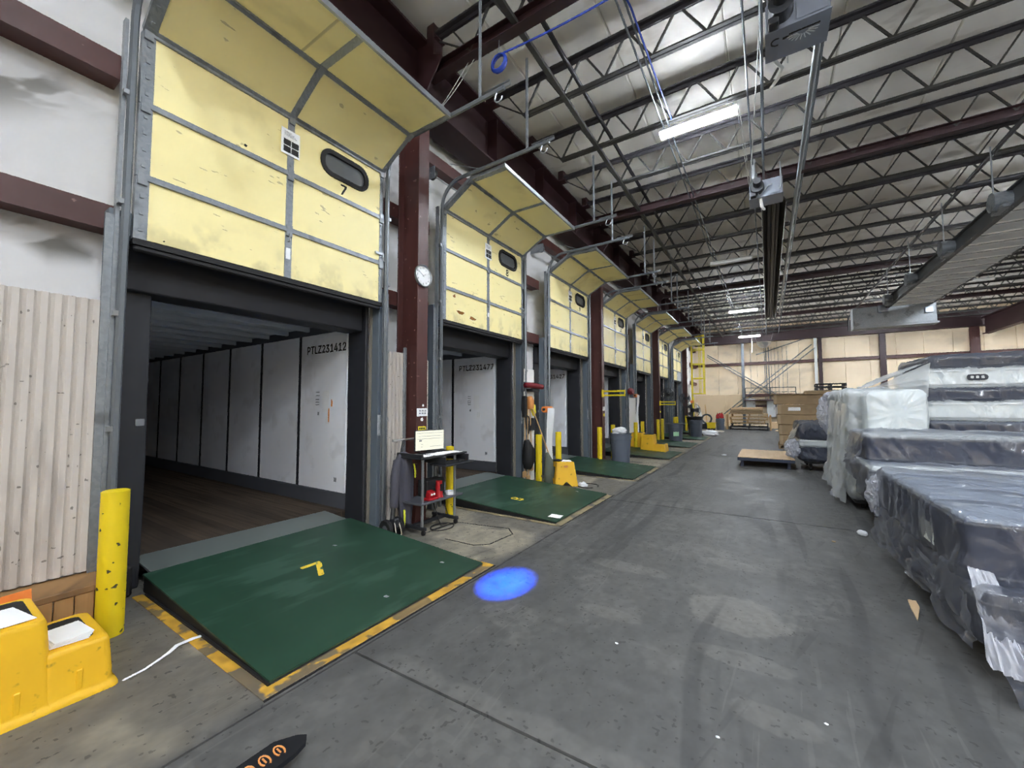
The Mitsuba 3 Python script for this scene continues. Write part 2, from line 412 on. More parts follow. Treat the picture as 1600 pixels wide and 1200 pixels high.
# ------------------------------------------------------------------ the setting
fl = thing('floor', 'worn grey concrete warehouse floor with scuffs and pale patches', 'floor', kind='structure')
part(fl, 'bed', B(WALL - .3, 16, -10, FAR + .2, -0.3, -0.03), 'm_beige')
seams = [-10, 1.70, 6.66, 14.0, 21.3, 28.6, FAR + .2]
for a, b in zip(seams[:-1], seams[1:]):
    ya, yb = a, b
    for xa, xb in ((-2.30, 4.6), (4.6, 16)):
        pol = Polygon([(xa, ya + 0.03 * (xa + 2.3) * (ya == 1.70) + .006), (xb, ya + 0.03 * (xb + 2.3) * (ya == 1.70) + .006), (xb, yb + 0.03 * (xb + 2.3) * (yb == 1.70) - .006), (xa, yb + 0.03 * (xa + 2.3) * (yb == 1.70) - .006)]).buffer(-.003)
        part(fl, 'slab', prism(pol, 0.03, (0, 0, -0.03), X_, Y_), 'm_floor')
part(fl, 'apron', B(WALL - .3, -2.312, -10, FAR, -0.03, 0), 'm_floor', label='beige concrete strip along the dock doors')

hole = Polygon([(-10, 0), (FAR, 0), (FAR, 7.25), (-10, 7.25)])
for y0 in DY: hole = hole.difference(sbox(y0 - .02, -.1, y0 + DW + .02, 3.02))
struct('wall_left', prism(hole, 0.12, (WALL - .12, 0, 0), Y_, Z_), 'm_wall', 'white stained insulation of the long dock wall', 'wall')
wb = thing('wall_back', 'cream panelled far end wall of the warehouse', 'wall', kind='structure')
xs = [WALL - .1] + [-3.0 + 1.22 * i for i in range(16)] + [16]
for a, b in zip(xs[:-1], xs[1:]):
    part(wb, 'panel', B(a + .006, b - .006, FAR, FAR + .1, 0, 7.25, .012), 'm_farwall')
part(wb, 'backing', B(WALL - .1, 16, FAR + .08, FAR + .14, 0, 7.25), 'm_beige')
struct('wall_right', B(16, 16.1, -10, FAR, 0, 7.25), 'm_farwall', 'cream wall far to the right', 'wall')
struct('wall_front', B(WALL, 16, -10.1, -10, 0, 7.25), 'm_farwall', 'cream wall behind the viewer', 'wall')
ce = thing('ceiling', 'off-white insulated roof deck above the joists', 'ceiling', kind='structure')
for k in range(14):
    a = WALL - .1 + 1.48 * k
    part(ce, 'insulation_panel', B(a + .004, min(a + 1.48, 16.05) - .004, -10, FAR, 7.22, 7.3, .02), 'm_roof')
part(ce, 'deck', B(WALL - .1, 16.1, -10, FAR, 7.29, 7.36), 'm_beige')

for j, (z, w) in enumerate(((3.05, .2), (4.345, .2))):
    for k, (a, b) in enumerate([(-10, .94)] + [(DY[i] + DW + .12, DY[i + 1] - .1) for i in range(6)] + [(DY[6] + DW + .12, FAR - .02)]):
        m = [B(WALL, WALL + .22, a, b, z, z + .02), B(WALL + .2, WALL + .22, a, b, z - .012, z + .19), B(WALL, WALL + .22, a, b, z + .175, z + .195)]
        where = 'left of the nearest dock door' if k == 0 else ('beyond the farthest dock door' if k == 7 else f'between the {ORD[k-1]} and {ORD[k]} dock doors')
        solo('wall_girt', f'{"lower" if j == 0 else "upper"} maroon steel girt across the white wall {where}', 'girt', m, 'm_red', group='girts on the dock wall')
solo('wall_girt', 'long maroon girt running above the dock door lintels under the eave', 'girt', [B(WALL, WALL + .2, -10, FAR - .02, 5.55, 5.57), B(WALL + .18, WALL + .2, -10, FAR - .02, 5.55, 5.75)], 'm_red')

# eave beam: I section along the wall
solo('eave_beam', 'deep dark maroon steel beam along the top of the dock wall', 'beam',
     [B(-4.6, -4.1, -10, FAR - .05, 6.05, 6.09), B(-4.36, -4.33, -10, FAR - .05, 6.07, 7.0), B(-4.6, -4.1, -10, FAR - .05, 6.98, 7.02)] +
     [B(-4.36, -4.12, y, y + .02, 6.09, 6.98) for y in np.arange(4.1, FAR, 1.83)], 'm_reddark')
solo('end_wall_beam', 'dark maroon beam along the top of the far cream wall', 'beam',
     [B(WALL + .2, 16, FAR - .5, FAR - .1, 6.0, 6.04), B(WALL + .2, 16, FAR - .34, FAR - .31, 6.0, 6.95), B(WALL + .2, 16, FAR - .5, FAR - .1, 6.93, 6.97)], 'm_reddark')
solo('end_wall_beam', 'dark maroon crane-like beam running forward high at the right far end', 'beam',
     [B(10.2, 10.5, 20, FAR - .55, 5.5, 5.55), B(10.33, 10.37, 20, FAR - .55, 5.55, 6.43), B(10.2, 10.5, 20, FAR - .55, 6.4, 6.45)], 'm_reddark')

def ibeam_col(x, y, w, d, z1, z0=0.0, rotated=False):
    t = .022
    m = [B(x - t, x, y - w / 2, y + w / 2, z0, z1, .003), B(x - d, x - d + t, y - w / 2, y + w / 2, z0, z1, .003), B(x - d + t, x - t, y - .012, y + .012, z0, z1)]
    m.append(B(x - d - .04, x + .04, y - w / 2 - .04, y + w / 2 + .04, z0, z0 + .02, .004))
    return m
for k, (y, w) in enumerate(((4.01, .2), (11.33, .2), (18.65, .2), (25.97, .2))):
    lab = ['dark maroon steel column with the wall clock, between dock doors 7 and 8', 'dark maroon steel column between dock doors 9 and 10', 'dark maroon steel column between dock doors 11 and 12', 'dark maroon steel column beyond the farthest dock door'][k]
    c = thing('steel_column', lab, 'column', 'columns along the dock wall')
    part(c, 'shaft', ibeam_col(-4.06, y, w, .42, 6.05), 'm_red')
    part(c, 'knee_plate', [B(-4.5, -4.08, y - .1, y + .1, 6.03, 6.05), prism([(-4.1, 6.05), (-3.75, 6.5), (-3.75, 6.56), (-4.1, 6.75)], .02, (0, y + .01, 0), X_, Z_)], 'm_reddark')

# ------------------------------------------------------------------ bar joists
JY = [4.16 + 1.464 * k for k in range(-5, 20)]
RED = {0: 'm_reddark', 4: 'm_reddark', 10: 'm_reddark', 15: 'm_reddark'}
NODE0 = 2.97 - .70 * 9
L_END = 16.0
web_a = mikit.ply(bar((0, 0, 6.53), (.35, 0, 7.09), .028, .028), 'm_joist')
web_b = mikit.ply(bar((.35, 0, 7.09), (.70, 0, 6.53), .028, .028), 'm_joist')
ends = {0: 'just beyond the nearest dock door', 1: 'above the gap before dock door 8', 2: 'directly above the big lit lamp', 3: 'just beyond the big lit lamp', 4: 'over dock door 9'}
for i, y in enumerate(JY):
    k = i - 5
    y = float(y)
    if y > FAR - 1: continue
    red = k in RED
    pos = ends.get(k) or (f'{COUNT[-k - 1]} one behind the viewer' if k < 0 else f'{COUNT[k]} of the row counted from the nearest roof truss')
    if k in RED: lab = f'roof truss with a thick maroon bottom chord, {["nearest of four", "second of four from the viewer", "third of four from the viewer", "farthest of four"][list(RED).index(k)]}'
    else: lab = f'grey open-web steel roof joist, {pos}'
    t = thing('roof_truss' if red else 'bar_joist', lab, 'roof truss' if red else 'roof joist', 'roof joists')
    part(t, 'top_chord', [B(-4.09, L_END, y - .07, y - .008, 7.05, 7.06), B(-4.09, L_END, y - .016, y - .008, 6.99, 7.06), B(-4.09, L_END, y + .008, y + .07, 7.05, 7.06), B(-4.09, L_END, y + .008, y + .016, 6.99, 7.06), B(-4.09, L_END, y - .075, y + .075, 7.06, 7.078)], 'm_joisttop')
    part(t, 'bearing_seat', B(-4.09, -3.9, y - .09, y + .09, 6.965, 6.985), 'm_reddark')
    part(t, 'end_plate', B(-4.09, -3.95, y - .10, y + .10, 6.98 if k else 6.6, 7.2, .008), 'm_reddark')
    if red:
        x0 = -4.1 if k == 0 else -4.05
        part(t, 'bottom_chord', [B(x0, L_END, y - .075, y + .075, 6.42, 6.435), B(x0, L_END, y - .008, y + .008, 6.42, 6.60), B(x0, L_END, y - .075, y + .075, 6.585, 6.60)], RED[k], label='thick maroon bottom chord')
    else:
        x0 = NODE0 - .02
        part(t, 'bottom_chord', [B(x0, L_END, y - .062, y - .008, 6.49, 6.50), B(x0, L_END, y - .016, y - .008, 6.5, 6.555), B(x0, L_END, y + .008, y + .062, 6.49, 6.50), B(x0, L_END, y + .008, y + .016, 6.5, 6.555)], 'm_joist')
    part(t, 'end_web', [bar((-4.0, y, 7.02), (NODE0, y, 6.52), .02, .02), bar((NODE0 - .02, y, 6.53), (NODE0 - .38, y, 7.05), .024, .024)], 'm_joist')
    n = int((L_END - NODE0) / .70)
    if 0 <= k <= 4:
        for q in range(n if k > 0 else 12):
            if NODE0 + .7 * q > 8.5: break
            share(t, 'web_bar', web_a, T().translate([NODE0 + .7 * q, y, 0])); share(t, 'web_bar', web_b, T().translate([NODE0 + .7 * q, y, 0]))
        rest = range(q if k > 0 else 12, n)
    else: rest = range(n)
    part(t, 'webbing', [bar((NODE0 + .7 * q, y, 6.53), (NODE0 + .7 * q + .35, y, 7.06), .026, .026) for q in rest] + [bar((NODE0 + .7 * q + .35, y, 7.06), (NODE0 + .7 * q + .7, y, 6.53), .026, .026) for q in rest], 'm_joist', kind='stuff')

solo('bridging_angle', 'long dark angle bracing the joist bottom chords above the door track hangers', 'bracing', [B(-2.62, -2.55, -10, FAR - .6, 6.47, 6.478), B(-2.555, -2.548, -10, FAR - .6, 6.47, 6.53)], 'm_joist', group='joist bracing')
solo('bridging_angle', 'long dark angle bracing running to the far wall at the right side', 'bracing', [B(5.0, 5.06, -10, FAR - .6, 6.47, 6.478), B(5.0, 5.006, -10, FAR - .6, 6.47, 6.53)], 'm_joist', group='joist bracing')
solo('ceiling_pipe', 'thick black pipe under the joists beside the dock doors', 'pipe', tube([(-2.38, -10, 6.72), (-2.38, FAR - .6, 6.72)], .035), 'm_pipe', True)
solo('ceiling_pipe', 'thick black sprinkler pipe left of the ribbed overhead conveyor', 'pipe', tube([(3.72, -10, 6.33), (3.72, 18, 6.33), (3.85, 28.0, 6.33), (3.85, 28.1, 6.1), (3.85, 28.1, 5.6)], .04), 'm_pipe', True)
solo('ceiling_pipe', 'black pipe with an elbow above the ribbed overhead conveyor', 'pipe', tube([(16, 11.3, 6.25), (4.6, 11.3, 6.25), (4.5, 11.3, 6.2), (4.5, 11.3, 5.95), (4.45, 11.3, 5.9), (3.3, 11.3, 5.9)], .05), 'm_pipe', True)
for x, z, d in ((-1.40, 6.48, 'left conduit of the pair under the joists left of the big lit lamp'), (-1.31, 6.47, 'right conduit of the pair under the joists left of the big lit lamp'), (-.12, 6.45, 'thin grey conduit running past the near end of the hanging heater'), (.07, 6.44, 'thin grey conduit above the hanging tube heater'), (.76, 6.44, 'grey conduit just right of the hanging tube heater')):
    solo('conduit', d, 'conduit', tube([(x, -10, z), (x, FAR - .7, z)], .014 if x < 0 else .022, 6), 'm_track', True, 'ceiling conduits')
def sag(p, q, drop, n=14):
    t = np.linspace(0, 1, n)[:, None]; P0 = np.array(p) * (1 - t) + np.array(q) * t; P0[:, 2] -= drop * 4 * (t * (1 - t))[:, 0]; return P0
solo('blue_cable', 'blue cable strung from the coil across to the conduit', 'cable', tube(np.vstack([sag((-2.78, 4.14, 6.2), (-1.3, 4.45, 6.47), .03), sag((-1.27, 4.5, 6.47), (-1.24, 7.0, 6.47), .02)[1:]]), .013, 6), 'm_blue', True)
co = thing('cable_coil', 'blue cable coil hanging under the nearest roof truss', 'cable coil')
ring = [tube(arc((-2.85, 6.10), .10 + .009 * (q % 3), 0, 360, 25, 'xz', 4.12 + .012 * q), .011, 6, False) for q in range(5)]
part(co, 'loop', ring, 'm_blue', True)
part(co, 'tie', tube([(-2.85, 4.14, 6.2), (-2.85, 4.15, 6.42)], .006, 5), 'm_galv')
solo('loose_cord', 'thin pale cord hanging from the eave beam by the nearest track', 'cord', [tube(sag((-4.08, 4.3, 6.05), (-3.4, 4.2, 6.43), .02), .004, 5), tube(sag((-4.08, 4.3, 6.05), (-3.3, 4.2, 6.43), .06), .004, 5)], 'm_white')

# ------------------------------------------------------------------ lamps
scene['m_emit'] = {'type': 'diffuse', 'reflectance': {'type': 'rgb', 'value': [0.8, 0.8, 0.8]}}
def lamp(x, y, z, lit, label):
    t = thing('high_bay_lamp', label, 'ceiling lamp', 'linear high-bay lamps')
    part(t, 'housing', [B(x - .6, x + .6, y - .07, y + .07, z + .025, z + .07, .012), B(x - .6, x - .585, y - .07, y + .07, z - .04, z + .03), B(x + .585, x + .6, y - .07, y + .07, z - .04, z + .03)], 'm_lampbody')
    m = B(x - .58, x + .58, y - .07, y + .07, z - .04, z + .022)
    k = part(t, 'diffuser', m, 'm_emit' if lit else 'm_white')
    if lit: scene[k]['emitter'] = {'type': 'area', 'radiance': {'type': 'rgb', 'value': [float(lit) * v for v in LAMP_RADIANCE]}}
    if lit:
        k = part(t, 'uplight_slot', B(x - .5, x + .5, y - .03, y + .03, z + .071, z + .075), 'm_emit')
        scene[k]['emitter'] = {'type': 'area', 'radiance': {'type': 'rgb', 'value': [.15 * v for v in LAMP_RADIANCE]}}
    part(t, 'hanger', [cyl((x + s * .45, y, z + .07), (x + s * .45, y, 6.5), .006, 6) for s in (-1, 1)], 'm_galv')
LL = ['big lit lamp hanging nearest, left of the tube heater', 'unlit lamp on the ceiling above the far dock doors', 'lit lamp far off left of the end of the heater tube', 'small lit lamp farthest away in front of the far wall beam',
      'lit lamp above the viewer', 'lit lamp overhead to the right of the viewer', 'lit lamp at the right beyond the frame', 'lit lamp at the right beyond the overhead conveyor', 'unlit lamp hanging right of the overhead conveyor end',
      'small lit lamp glowing behind the end of the overhead conveyor', 'lit lamp behind the viewer', 'lit lamp far off at the right end', 'lit lamp far right over the side aisle', 'lit lamp in the far right corner', 'lit lamp far right abreast of the viewer', 'lit lamp in the rear right corner', 'lit lamp behind the viewer to the right', 'lit lamp close behind the viewer', 'lit lamp overhead just right of the viewer', 'lit lamp in the right rear aisle']
for (x, y, z, lit), l in zip(LAMPS, LL): lamp(x, y, z, lit, l)
#@@BODY
# ------------------------------------------------------------------ dock doors
ZS = [2.95, 3.49, 4.11, 4.74]
PROF = [(DX, 2.95), (DX, 3.49), (DX, 4.11), (DX, 4.74), (-3.76, 5.06), (-3.12, 5.06)]
def section(i, ya, yb, a0, a1, n0, n1, poly=None):
    p, q = np.array(PROF[i]), np.array(PROF[i + 1])
    L = np.linalg.norm(q - p); d = (q - p) / L
    D = np.array([d[0], 0, d[1]]); N = np.cross(Y_, D)
    poly = poly if poly is not None else sbox(ya, a0, yb, L - a1)
    o = np.array([p[0], 0, p[1]]) + N * n0
    return prism(poly, n1 - n0, o, Y_, D)
def seclen(i): return float(np.linalg.norm(np.array(PROF[i + 1]) - np.array(PROF[i])))
def rrect(x0, y0, x1, y1, r): return sbox(x0 + r, y0 + r, x1 - r, y1 - r).buffer(r, 6)

for k, y0 in enumerate(DY):
    y1, yc, num = y0 + DW, y0 + DW / 2, NUM[k]
    look = ['with a paper notice and an oblong window', 'with rust brown gouges on its lowest left panel', 'with a slanting track shadow on its left half', '', '', '', 'with a grey replaced bottom right panel'][k]
    d = thing(f'door_{k + 1}', f'{ORD[k]} yellow sectional dock door, raised, numbered {num} {look}'.strip(), 'dock door', kind='structure')
    wy0, wy1 = yc + .36, yc + .98
    hole = rrect(wy0, .235, wy1, .525, .13) if k < 6 else rrect(wy0 + .15, .235, wy1 - .15, .525, .13)
    for i in range(5):
        L = seclen(i)
        for side, (a, b) in enumerate(((y0 + .085, yc - .035), (yc + .035, y1 - .05))):
            pol = sbox(a, .022, b, L - .022)
            if i == 2 and side == 1: pol = pol.difference(hole)
            mat = 'm_greybox' if (k == 6 and i == 0 and side == 1) else 'm_door'
            part(d, 'panel', section(i, 0, 0, 0, 0, -.045, 0, pol), mat, label='grey replacement panel' if mat == 'm_greybox' else None)
        part(d, 'center_stile', [section(i, yc - .036, yc + .036, .02, .02, -.03, .006)] + [section(i, yc - .012, yc + .012, s, L - s - .03, .006, .01) for s in (.09, L - .13)], 'm_steel')
        part(d, 'end_stile', [section(i, y0 + .0, y0 + .088, .005, .005, -.045, .008)] + [section(i, y0 + .03, y0 + .055, s, L - s - .03, .008, .018) for s in np.arange(.08, L - .08, .14)], 'm_steel')
        part(d, 'end_stile', [section(i, y1 - .052, y1, .005, .005, -.045, .008)] + [section(i, y1 - .04, y1 - .02, s, L - s - .03, .008, .018) for s in np.arange(.08, L - .08, .14)], 'm_steel')
        if i < 4:
            w = .05 if i in (2,) else .03
            part(d, 'rail', [section(i, y0 + .01, y1 - .01, L - .024, -.004, -.04, .022), section(i + 1, y0 + .01, y1 - .01, -.0, seclen(i + 1) - w, -.04, .012)], 'm_steel')
            part(d, 'hinge', [section(i, yy - .03, yy + .03, L - .07, -.05, .0, .028) for yy in (y0 + .04, yc, y1 - .03)], 'm_steel')
    part(d, 'rail', section(4, y0, y1, seclen(4) - .012, -.016, -.047, .012), 'm_galv', label='bright top edge rail')
    part(d, 'bottom_seal', [B(DX - .045, DX + .012, y0, y1, 2.915, 2.965), B(DX - .05, DX - .0, y0 + .01, y1 - .01, 2.87, 2.915, .01)], 'm_rubber', label='black rubber bottom seal')
    z2 = ZS[2]
    rim = hole.buffer(.018).difference(hole.buffer(-.035))
    w = part(d, 'window_frame', prism(rim, .03, (DX - .012, 0, z2), Y_, Z_), 'm_rubber', label='black oblong window rim')
    part(w, 'pane', prism(hole.buffer(-.03), .004, (DX - .02, 0, z2), Y_, Z_), 'm_glass_dark')
    part(d, 'number', text(num, .12, (DX + .001, (wy0 + wy1) / 2 - .02, 4.175), Y_, Z_, True), 'm_ink', label=f'black number {num}')
    sg = part(d, 'notice', B(DX + .012, DX + .016, yc - .11, yc + .09, 4.31, 4.59), 'm_paper', label='white printed notice with four small pictures')
    part(sg, 'picture', [B(DX + .016, DX + .018, yc - .085 + .085 * a, yc - .008 + .085 * a, 4.335 + .075 * b, 4.40 + .075 * b) for a in (0, 1) for b in (0, 1)], 'm_ink')
    part(sg, 'printing', [B(DX + .016, DX + .0175, yc - .08, yc + .065 - .02 * b, 4.515 + .014 * b, 4.519 + .014 * b) for b in range(4)], 'm_inkgrey')
    part(d, 'lift_handle', tube([(DX + .008, yc, 3.36), (DX + .035, yc, 3.37), (DX + .035, yc, 3.44), (DX + .008, yc, 3.46)], .008, 6), 'm_galv')
    part(d, 'sticker', B(DX + .011, DX + .013, yc - .028, yc + .02, 3.22 if k else 3.17, 3.30 if k else 3.29), 'm_paper')
    part(d, 'latch', [B(DX, DX + .03, y1 - .12, y1 + .02, 3.60, 3.63), B(DX + .01, DX + .035, y1 - .01, y1 + .05, 3.52, 3.62)], 'm_galv')

    # tracks
    tracks = [f'{d}__track', f'{d}__track_001']
    for s, (yy, nm) in enumerate(((y0 - .055, 'left'), (y1 + .045, 'right'))):
        t = tracks[s]
        pts = np.vstack([[(-4.27, yy, .05)], [(-4.27, yy, z) for z in np.linspace(1.0, 4.7, 5)], arc((-3.88, 4.72), .39, 180, 90, 9, 'xz', yy)[1:], [(-3.3, yy, 5.115), (-2.36, yy, 5.125)]])
        part(t, 'rail', tube(pts, .028, 6), 'm_track')
        off = -.05 if s == 0 else .05
        part(t, 'mounting_angle', [B(-4.36, -4.30, yy + .8 * off - .012, yy + .8 * off + .012, .02, 4.75), B(-4.345, -4.335, yy + off - .05, yy + off + .05, .02, 3.12)], 'm_steel')
        part(t, 'bracket', [B(-4.34, -4.25, yy + min(off, 0), yy + max(off, 0), z, z + .04) for z in (.5, 1.4, 2.3, 3.2, 4.1)], 'm_galv')
        part(t, 'end_stop', [B(-2.62, -2.28, yy - .004, yy + .004, 5.12, 5.165), B(-2.62, -2.28, yy - .025, yy + .004, 5.16, 5.166), tube(np.vstack([[(-2.44, yy, 5.16)], arc((-2.44, 5.04), .05, 180, 360, 8, 'xz', yy)]), .01, 6)], 'm_galv')
        hx = -2.68 - .02 * ((k + s) % 3)
        part(t, 'hanger_rod', [B(hx - .02, hx + .02, yy - .003, yy + .003, 5.12, 6.45), B(hx - .003, hx + .003, yy - .02, yy + .02, 5.12, 6.45)], 'm_steel')
        part(t, 'brace', bar((-4.05, yy + off, 5.35), (-3.55, yy, 5.14), .02, .006), 'm_steel')
    sh = thing('spring_shaft', f'torsion spring shaft with cable drums above the {ORD[k]} dock door', 'spring shaft', 'door spring shafts')
    part(sh, 'shaft', cyl((-4.45, y0 - .16, 5.32), (-4.45, y1 + .14, 5.32), .014, 8), 'm_galv')
    part(sh, 'spring', cyl((-4.45, yc - .7, 5.32), (-4.45, yc + .7, 5.32), .045, 10), 'm_joist')
    for yy in (y0 - .09, y1 + .09):
        part(sh, 'cable_drum', lathe([(0, -.03), (.085, -.03), (.085, -.02), (.065, -.015), (.065, .015), (.085, .02), (.085, .03), (0, .03)], 16, (-4.45, yy, 5.32), 'y'), 'm_joist', True)
        part(sh, 'bearing_plate', B(WALL + .005, -4.36, yy - .045 if yy < yc else yy + .04, yy - .04 if yy < yc else yy + .045, 5.22, 5.42), 'm_steel')

    # frame and shelter
    fr = f'{d}__frame'
    for yy0, yy1 in ((y0 - .13, y0 - .012), (y1 + .012, y1 + .13)):
        part(fr, 'jamb', B(-4.50, -4.365, yy0, yy1, 0, 3.18, .004), 'm_jamb')
    part(fr, 'lintel', B(-4.50, -4.365, y0 - .01, y1 + .01, 2.99, 3.18, .004), 'm_jamb')
    part(fr, 'reveal', B(-4.555, -4.501, y1 + .008, y1 + .13, 0, 3.0), 'm_beige', label='beige edge strip of the wall opening')
    part(fr, 'header_blocking', B(WALL, -4.502, y0 - .01, y1 + .0, 3.02, 3.18), 'm_black')
    if k not in (4,):
        q = part(d, 'jamb_notice', B(-4.368, -4.365, y1 + .015, y1 + .125, 1.2, 1.47), 'm_paper', label='white paper sheet taped on the jamb')
        if k == 0: part(q, 'printing', [B(-4.365, -4.3635, y1 + .075, y1 + .083, 1.32, 1.44), B(-4.365, -4.3635, y1 + .06, y1 + .083, 1.315, 1.325)], 'm_ink')
    shl = thing('dock_shelter', f'black fabric dock shelter curtains in the opening of the {ORD[k]} dock door', 'dock shelter', 'black dock shelters')
    rr = np.random.default_rng(40 + k)
    def curtain(ya, yb, za, zb, xa, xb, side):
        m, nrm = rbox((xa, ya, za), (xb, yb, zb), .02, .09)
        v = m.vertices; wv = meshkit.fbm(v * [3, 6, .9] + k * 7, 4, seed=3) - .5
        m.vertices = v + np.c_[nrm[:, 0] * wv * .03, nrm[:, 1] * wv * .025, np.zeros(len(v))]
        return part(shl, 'side_curtain' if side else 'head_curtain', m, 'm_curtain', True)
    curtain(y0 - .0, y0 + .25, .0, 2.96, -4.95, -4.70, True)
    curtain(y1 - .046, y1 + .002, .0, 2.96, -4.95, -4.56, True)
    curtain(y0 + .0, y1 - .05, 2.60, 3.0, -4.95, -4.62, False)
    part(shl, 'worn_patch', B(-4.70, -4.695, y0 + .17, y0 + .23, 1.42, 1.48), 'm_inkgrey')
    part(shl, 'bumper', B(-4.69, -4.53, y0 + .0, y0 + .16, .0, .26, .02), 'm_rubber')

    # trailer
    tl = thing('semi_trailer', ['open empty semi trailer docked at the nearest door, with lettering PTLZ231412', 'open empty semi trailer docked at door 8, with lettering PTLZ231477', 'open semi trailer docked at door 9, with lettering 231427 half hidden', 'dark semi trailer docked behind the yellow swing arm and the nearest grey trash can', 'dark semi trailer docked behind the cluster of yellow stools', 'dark semi trailer docked behind the second grey trash can', 'dark semi trailer docked at the farthest door'][k], 'trailer', 'docked semi trailers')
    xa, xb, yl, yr = -5.0, -17.3, yc - 1.25, yc + 1.255
    for s, yy in ((0, yl), (1, yr)):
        sg_ = 1 if s else -1
        n = 10
        for i in range(n):
            u0, u1 = xa - .03 - 1.213 * i, xa - .03 - 1.213 * (i + 1)
            if k < 3 or i < 3:
                part(tl, 'side_panel', B(u0 - .03, u1 + .03, yy, yy + .02 * sg_, .36, 2.68), 'm_trailer')
                if i: part(tl, 'wall_post', B(u0 - .032, u0 + .032, yy - .008 * sg_, yy + .02 * sg_, .14, 2.68, .004), 'm_post')
        part(tl, 'side_skin', B(xa, xb, yy + .022 * sg_, yy + .05 * sg_, -.02, 2.8), 'm_trailer')
        part(tl, 'scuff_band', [B(xa, xb, yy - .012 * sg_, yy + .02 * sg_, .14, .36, .004), B(xa, xb, yy - .02 * sg_, yy, .33, .345)], 'm_scuff')
        part(tl, 'top_rail', B(xa, xb, yy - .01 * sg_, yy + .02 * sg_, 2.68, 2.8), 'm_scuff')
        part(tl, 'rear_post', B(-5.005, -4.975, yy - .01 * sg_, yy + .06 * sg_, .0, 2.85, .006), 'm_galv')
    part(tl, 'floor_deck', B(xa + .02, xb, yl, yr, .05, .14), 'm_trailerfloor')
    part(tl, 'front_bulkhead', B(xb, xb - .05, yl, yr, .1, 2.85), 'm_trailer')
    part(tl, 'roof_skin', B(xa + .02, xb, yl, yr, 2.80, 2.83), 'm_bow')
    for i in range(18 if k < 3 else 5):
        u = xa - .35 - .61 * i
        part(tl, 'roof_bow', B(u, u - .05, yl + .02, yr - .02, 2.73, 2.80, .008), 'm_bow')
    if k < 3:
        part(tl, 'lettering', text(['PTLZ231412', 'PTLZ231477', 'PTLZ231427'][k], .115, (-5.56, yr - .001, 2.39), X_, Z_, True), 'm_ink', label='black fleet number lettering')
        part(tl, 'decal', [B(-5.62, -5.46, yr - .003, yr - .0005, 1.50, 1.82, 0), B(-5.53, -5.44, yr - .0035, yr - .0005, 1.32, 1.44)], 'm_paper', label='torn white paper decals')
        part(tl, 'scribble', [B(-5.80, -5.70, yr - .002, yr - .0005, z, z + .012) for z in (1.60, 1.64, 1.68, 1.74, 1.79)] + [B(-5.74, -5.70, yr - .002, yr - .0005, 1.45, 1.5), B(-5.30, -5.24, yr - .002, yr - .0005, .5, .56)], 'm_inkgrey')
        if k == 0: part(tl, 'rust_mark', [B(-5.47, -5.44, yr - .0036, yr - .0005, 1.35, 1.55), B(-5.40, -5.37, yr - .0036, yr - .0005, 1.58, 1.68)], 'm_orangepaint')

    # leveler
    lv = thing('dock_leveler', ['dark green dock leveler ramp with a yellow stencilled 7 before the nearest door', 'dark green dock leveler ramp with a yellow stencilled 8 and a sheet of paper', 'plain green dock leveler ramp behind the single-step yellow stool', 'worn grey-green dock leveler beside the cluster of yellow stools', 'worn dock leveler half hidden by the second grey trash can', 'pale worn dock leveler just beyond the second grey trash can', 'farthest worn dock leveler beside the third grey trash can'][k], 'dock leveler', 'green dock levelers')
    la, lb = y0 + .23, y0 + 2.25
    pz = lambda x: .03 + (x + 2.44) * (.155 - .03) / (-4.56 + 2.44)
    part(lv, 'deck', prism([(-2.44, .018), (-2.44, .03), (-4.56, .155), (-4.56, .14)], lb - la, (0, lb, 0), X_, Z_), 'm_deck')
    for yy in (la + .02, lb - .008): part(lv, 'skirt', prism([(-2.50, .004), (-2.50, .016), (-4.56, .138), (-4.56, .004)], .012, (0, yy, 0), X_, Z_), 'm_rubber')
    part(lv, 'lip', prism([(-4.565, .135), (-4.565, .156), (-5.03, .19), (-5.05, .178)], lb - la - .1, (0, lb - .05, 0), X_, Z_), 'm_lip', label='grey steel lip resting in the trailer')
    for bb in (B(-2.435, -2.345, la - .08, lb + .07, 0, .008, .002), B(-4.5, -2.436, la - .08, la - .012, 0, .008, .002), B(-4.36, -2.436, lb + .012, lb + .07, 0, .008, .002)): part(lv, 'edge_angle', bb, 'm_edge' if k == 0 else 'm_edgeworn', label='worn yellow edge angle')
    part(lv, 'seal_strip', [B(-4.45, -2.44, la - .012, la + .004, .0, .02), B(-2.345, -2.33, la - .08, lb + .07, 0, .004)], 'm_rubber')
    if k < 2:
        o = np.array([-3.40, y0 + 1.19, 0.0]) if k == 0 else np.array([-3.34, y0 + .85, 0.0])
        D = np.array([-2.12, 0, .125]); D /= np.linalg.norm(D)
        o[2] = pz(o[0]) + .001
        part(lv, 'stencil_number', text('7' if k == 0 else '8', .27 if k == 0 else .2, o, Y_, D, True, .001), 'm_stencil', label=f'yellow stencilled number {NUM[k]}')
    for x, y in ([(-2.66, y0 + 1.24), (-2.75, y0 + 2.0), (-3.9, y0 + 1.6)] if k == 0 else [(-2.9, y0 + 2.0)]): part(lv, 'fleck', B(x - .02, x + .02, y - .012, y + .015, pz(x) + .001, pz(x) + .004), 'm_inkgrey')
solo('paper_scrap', 'white sheet of paper lying on the green leveler of door 8', 'paper', prism([(-2.62, 5.02), (-2.44, 5.02), (-2.46, 5.17), (-2.64, 5.17)], .003, (0, 0, .045), X_, Y_), 'm_paper')

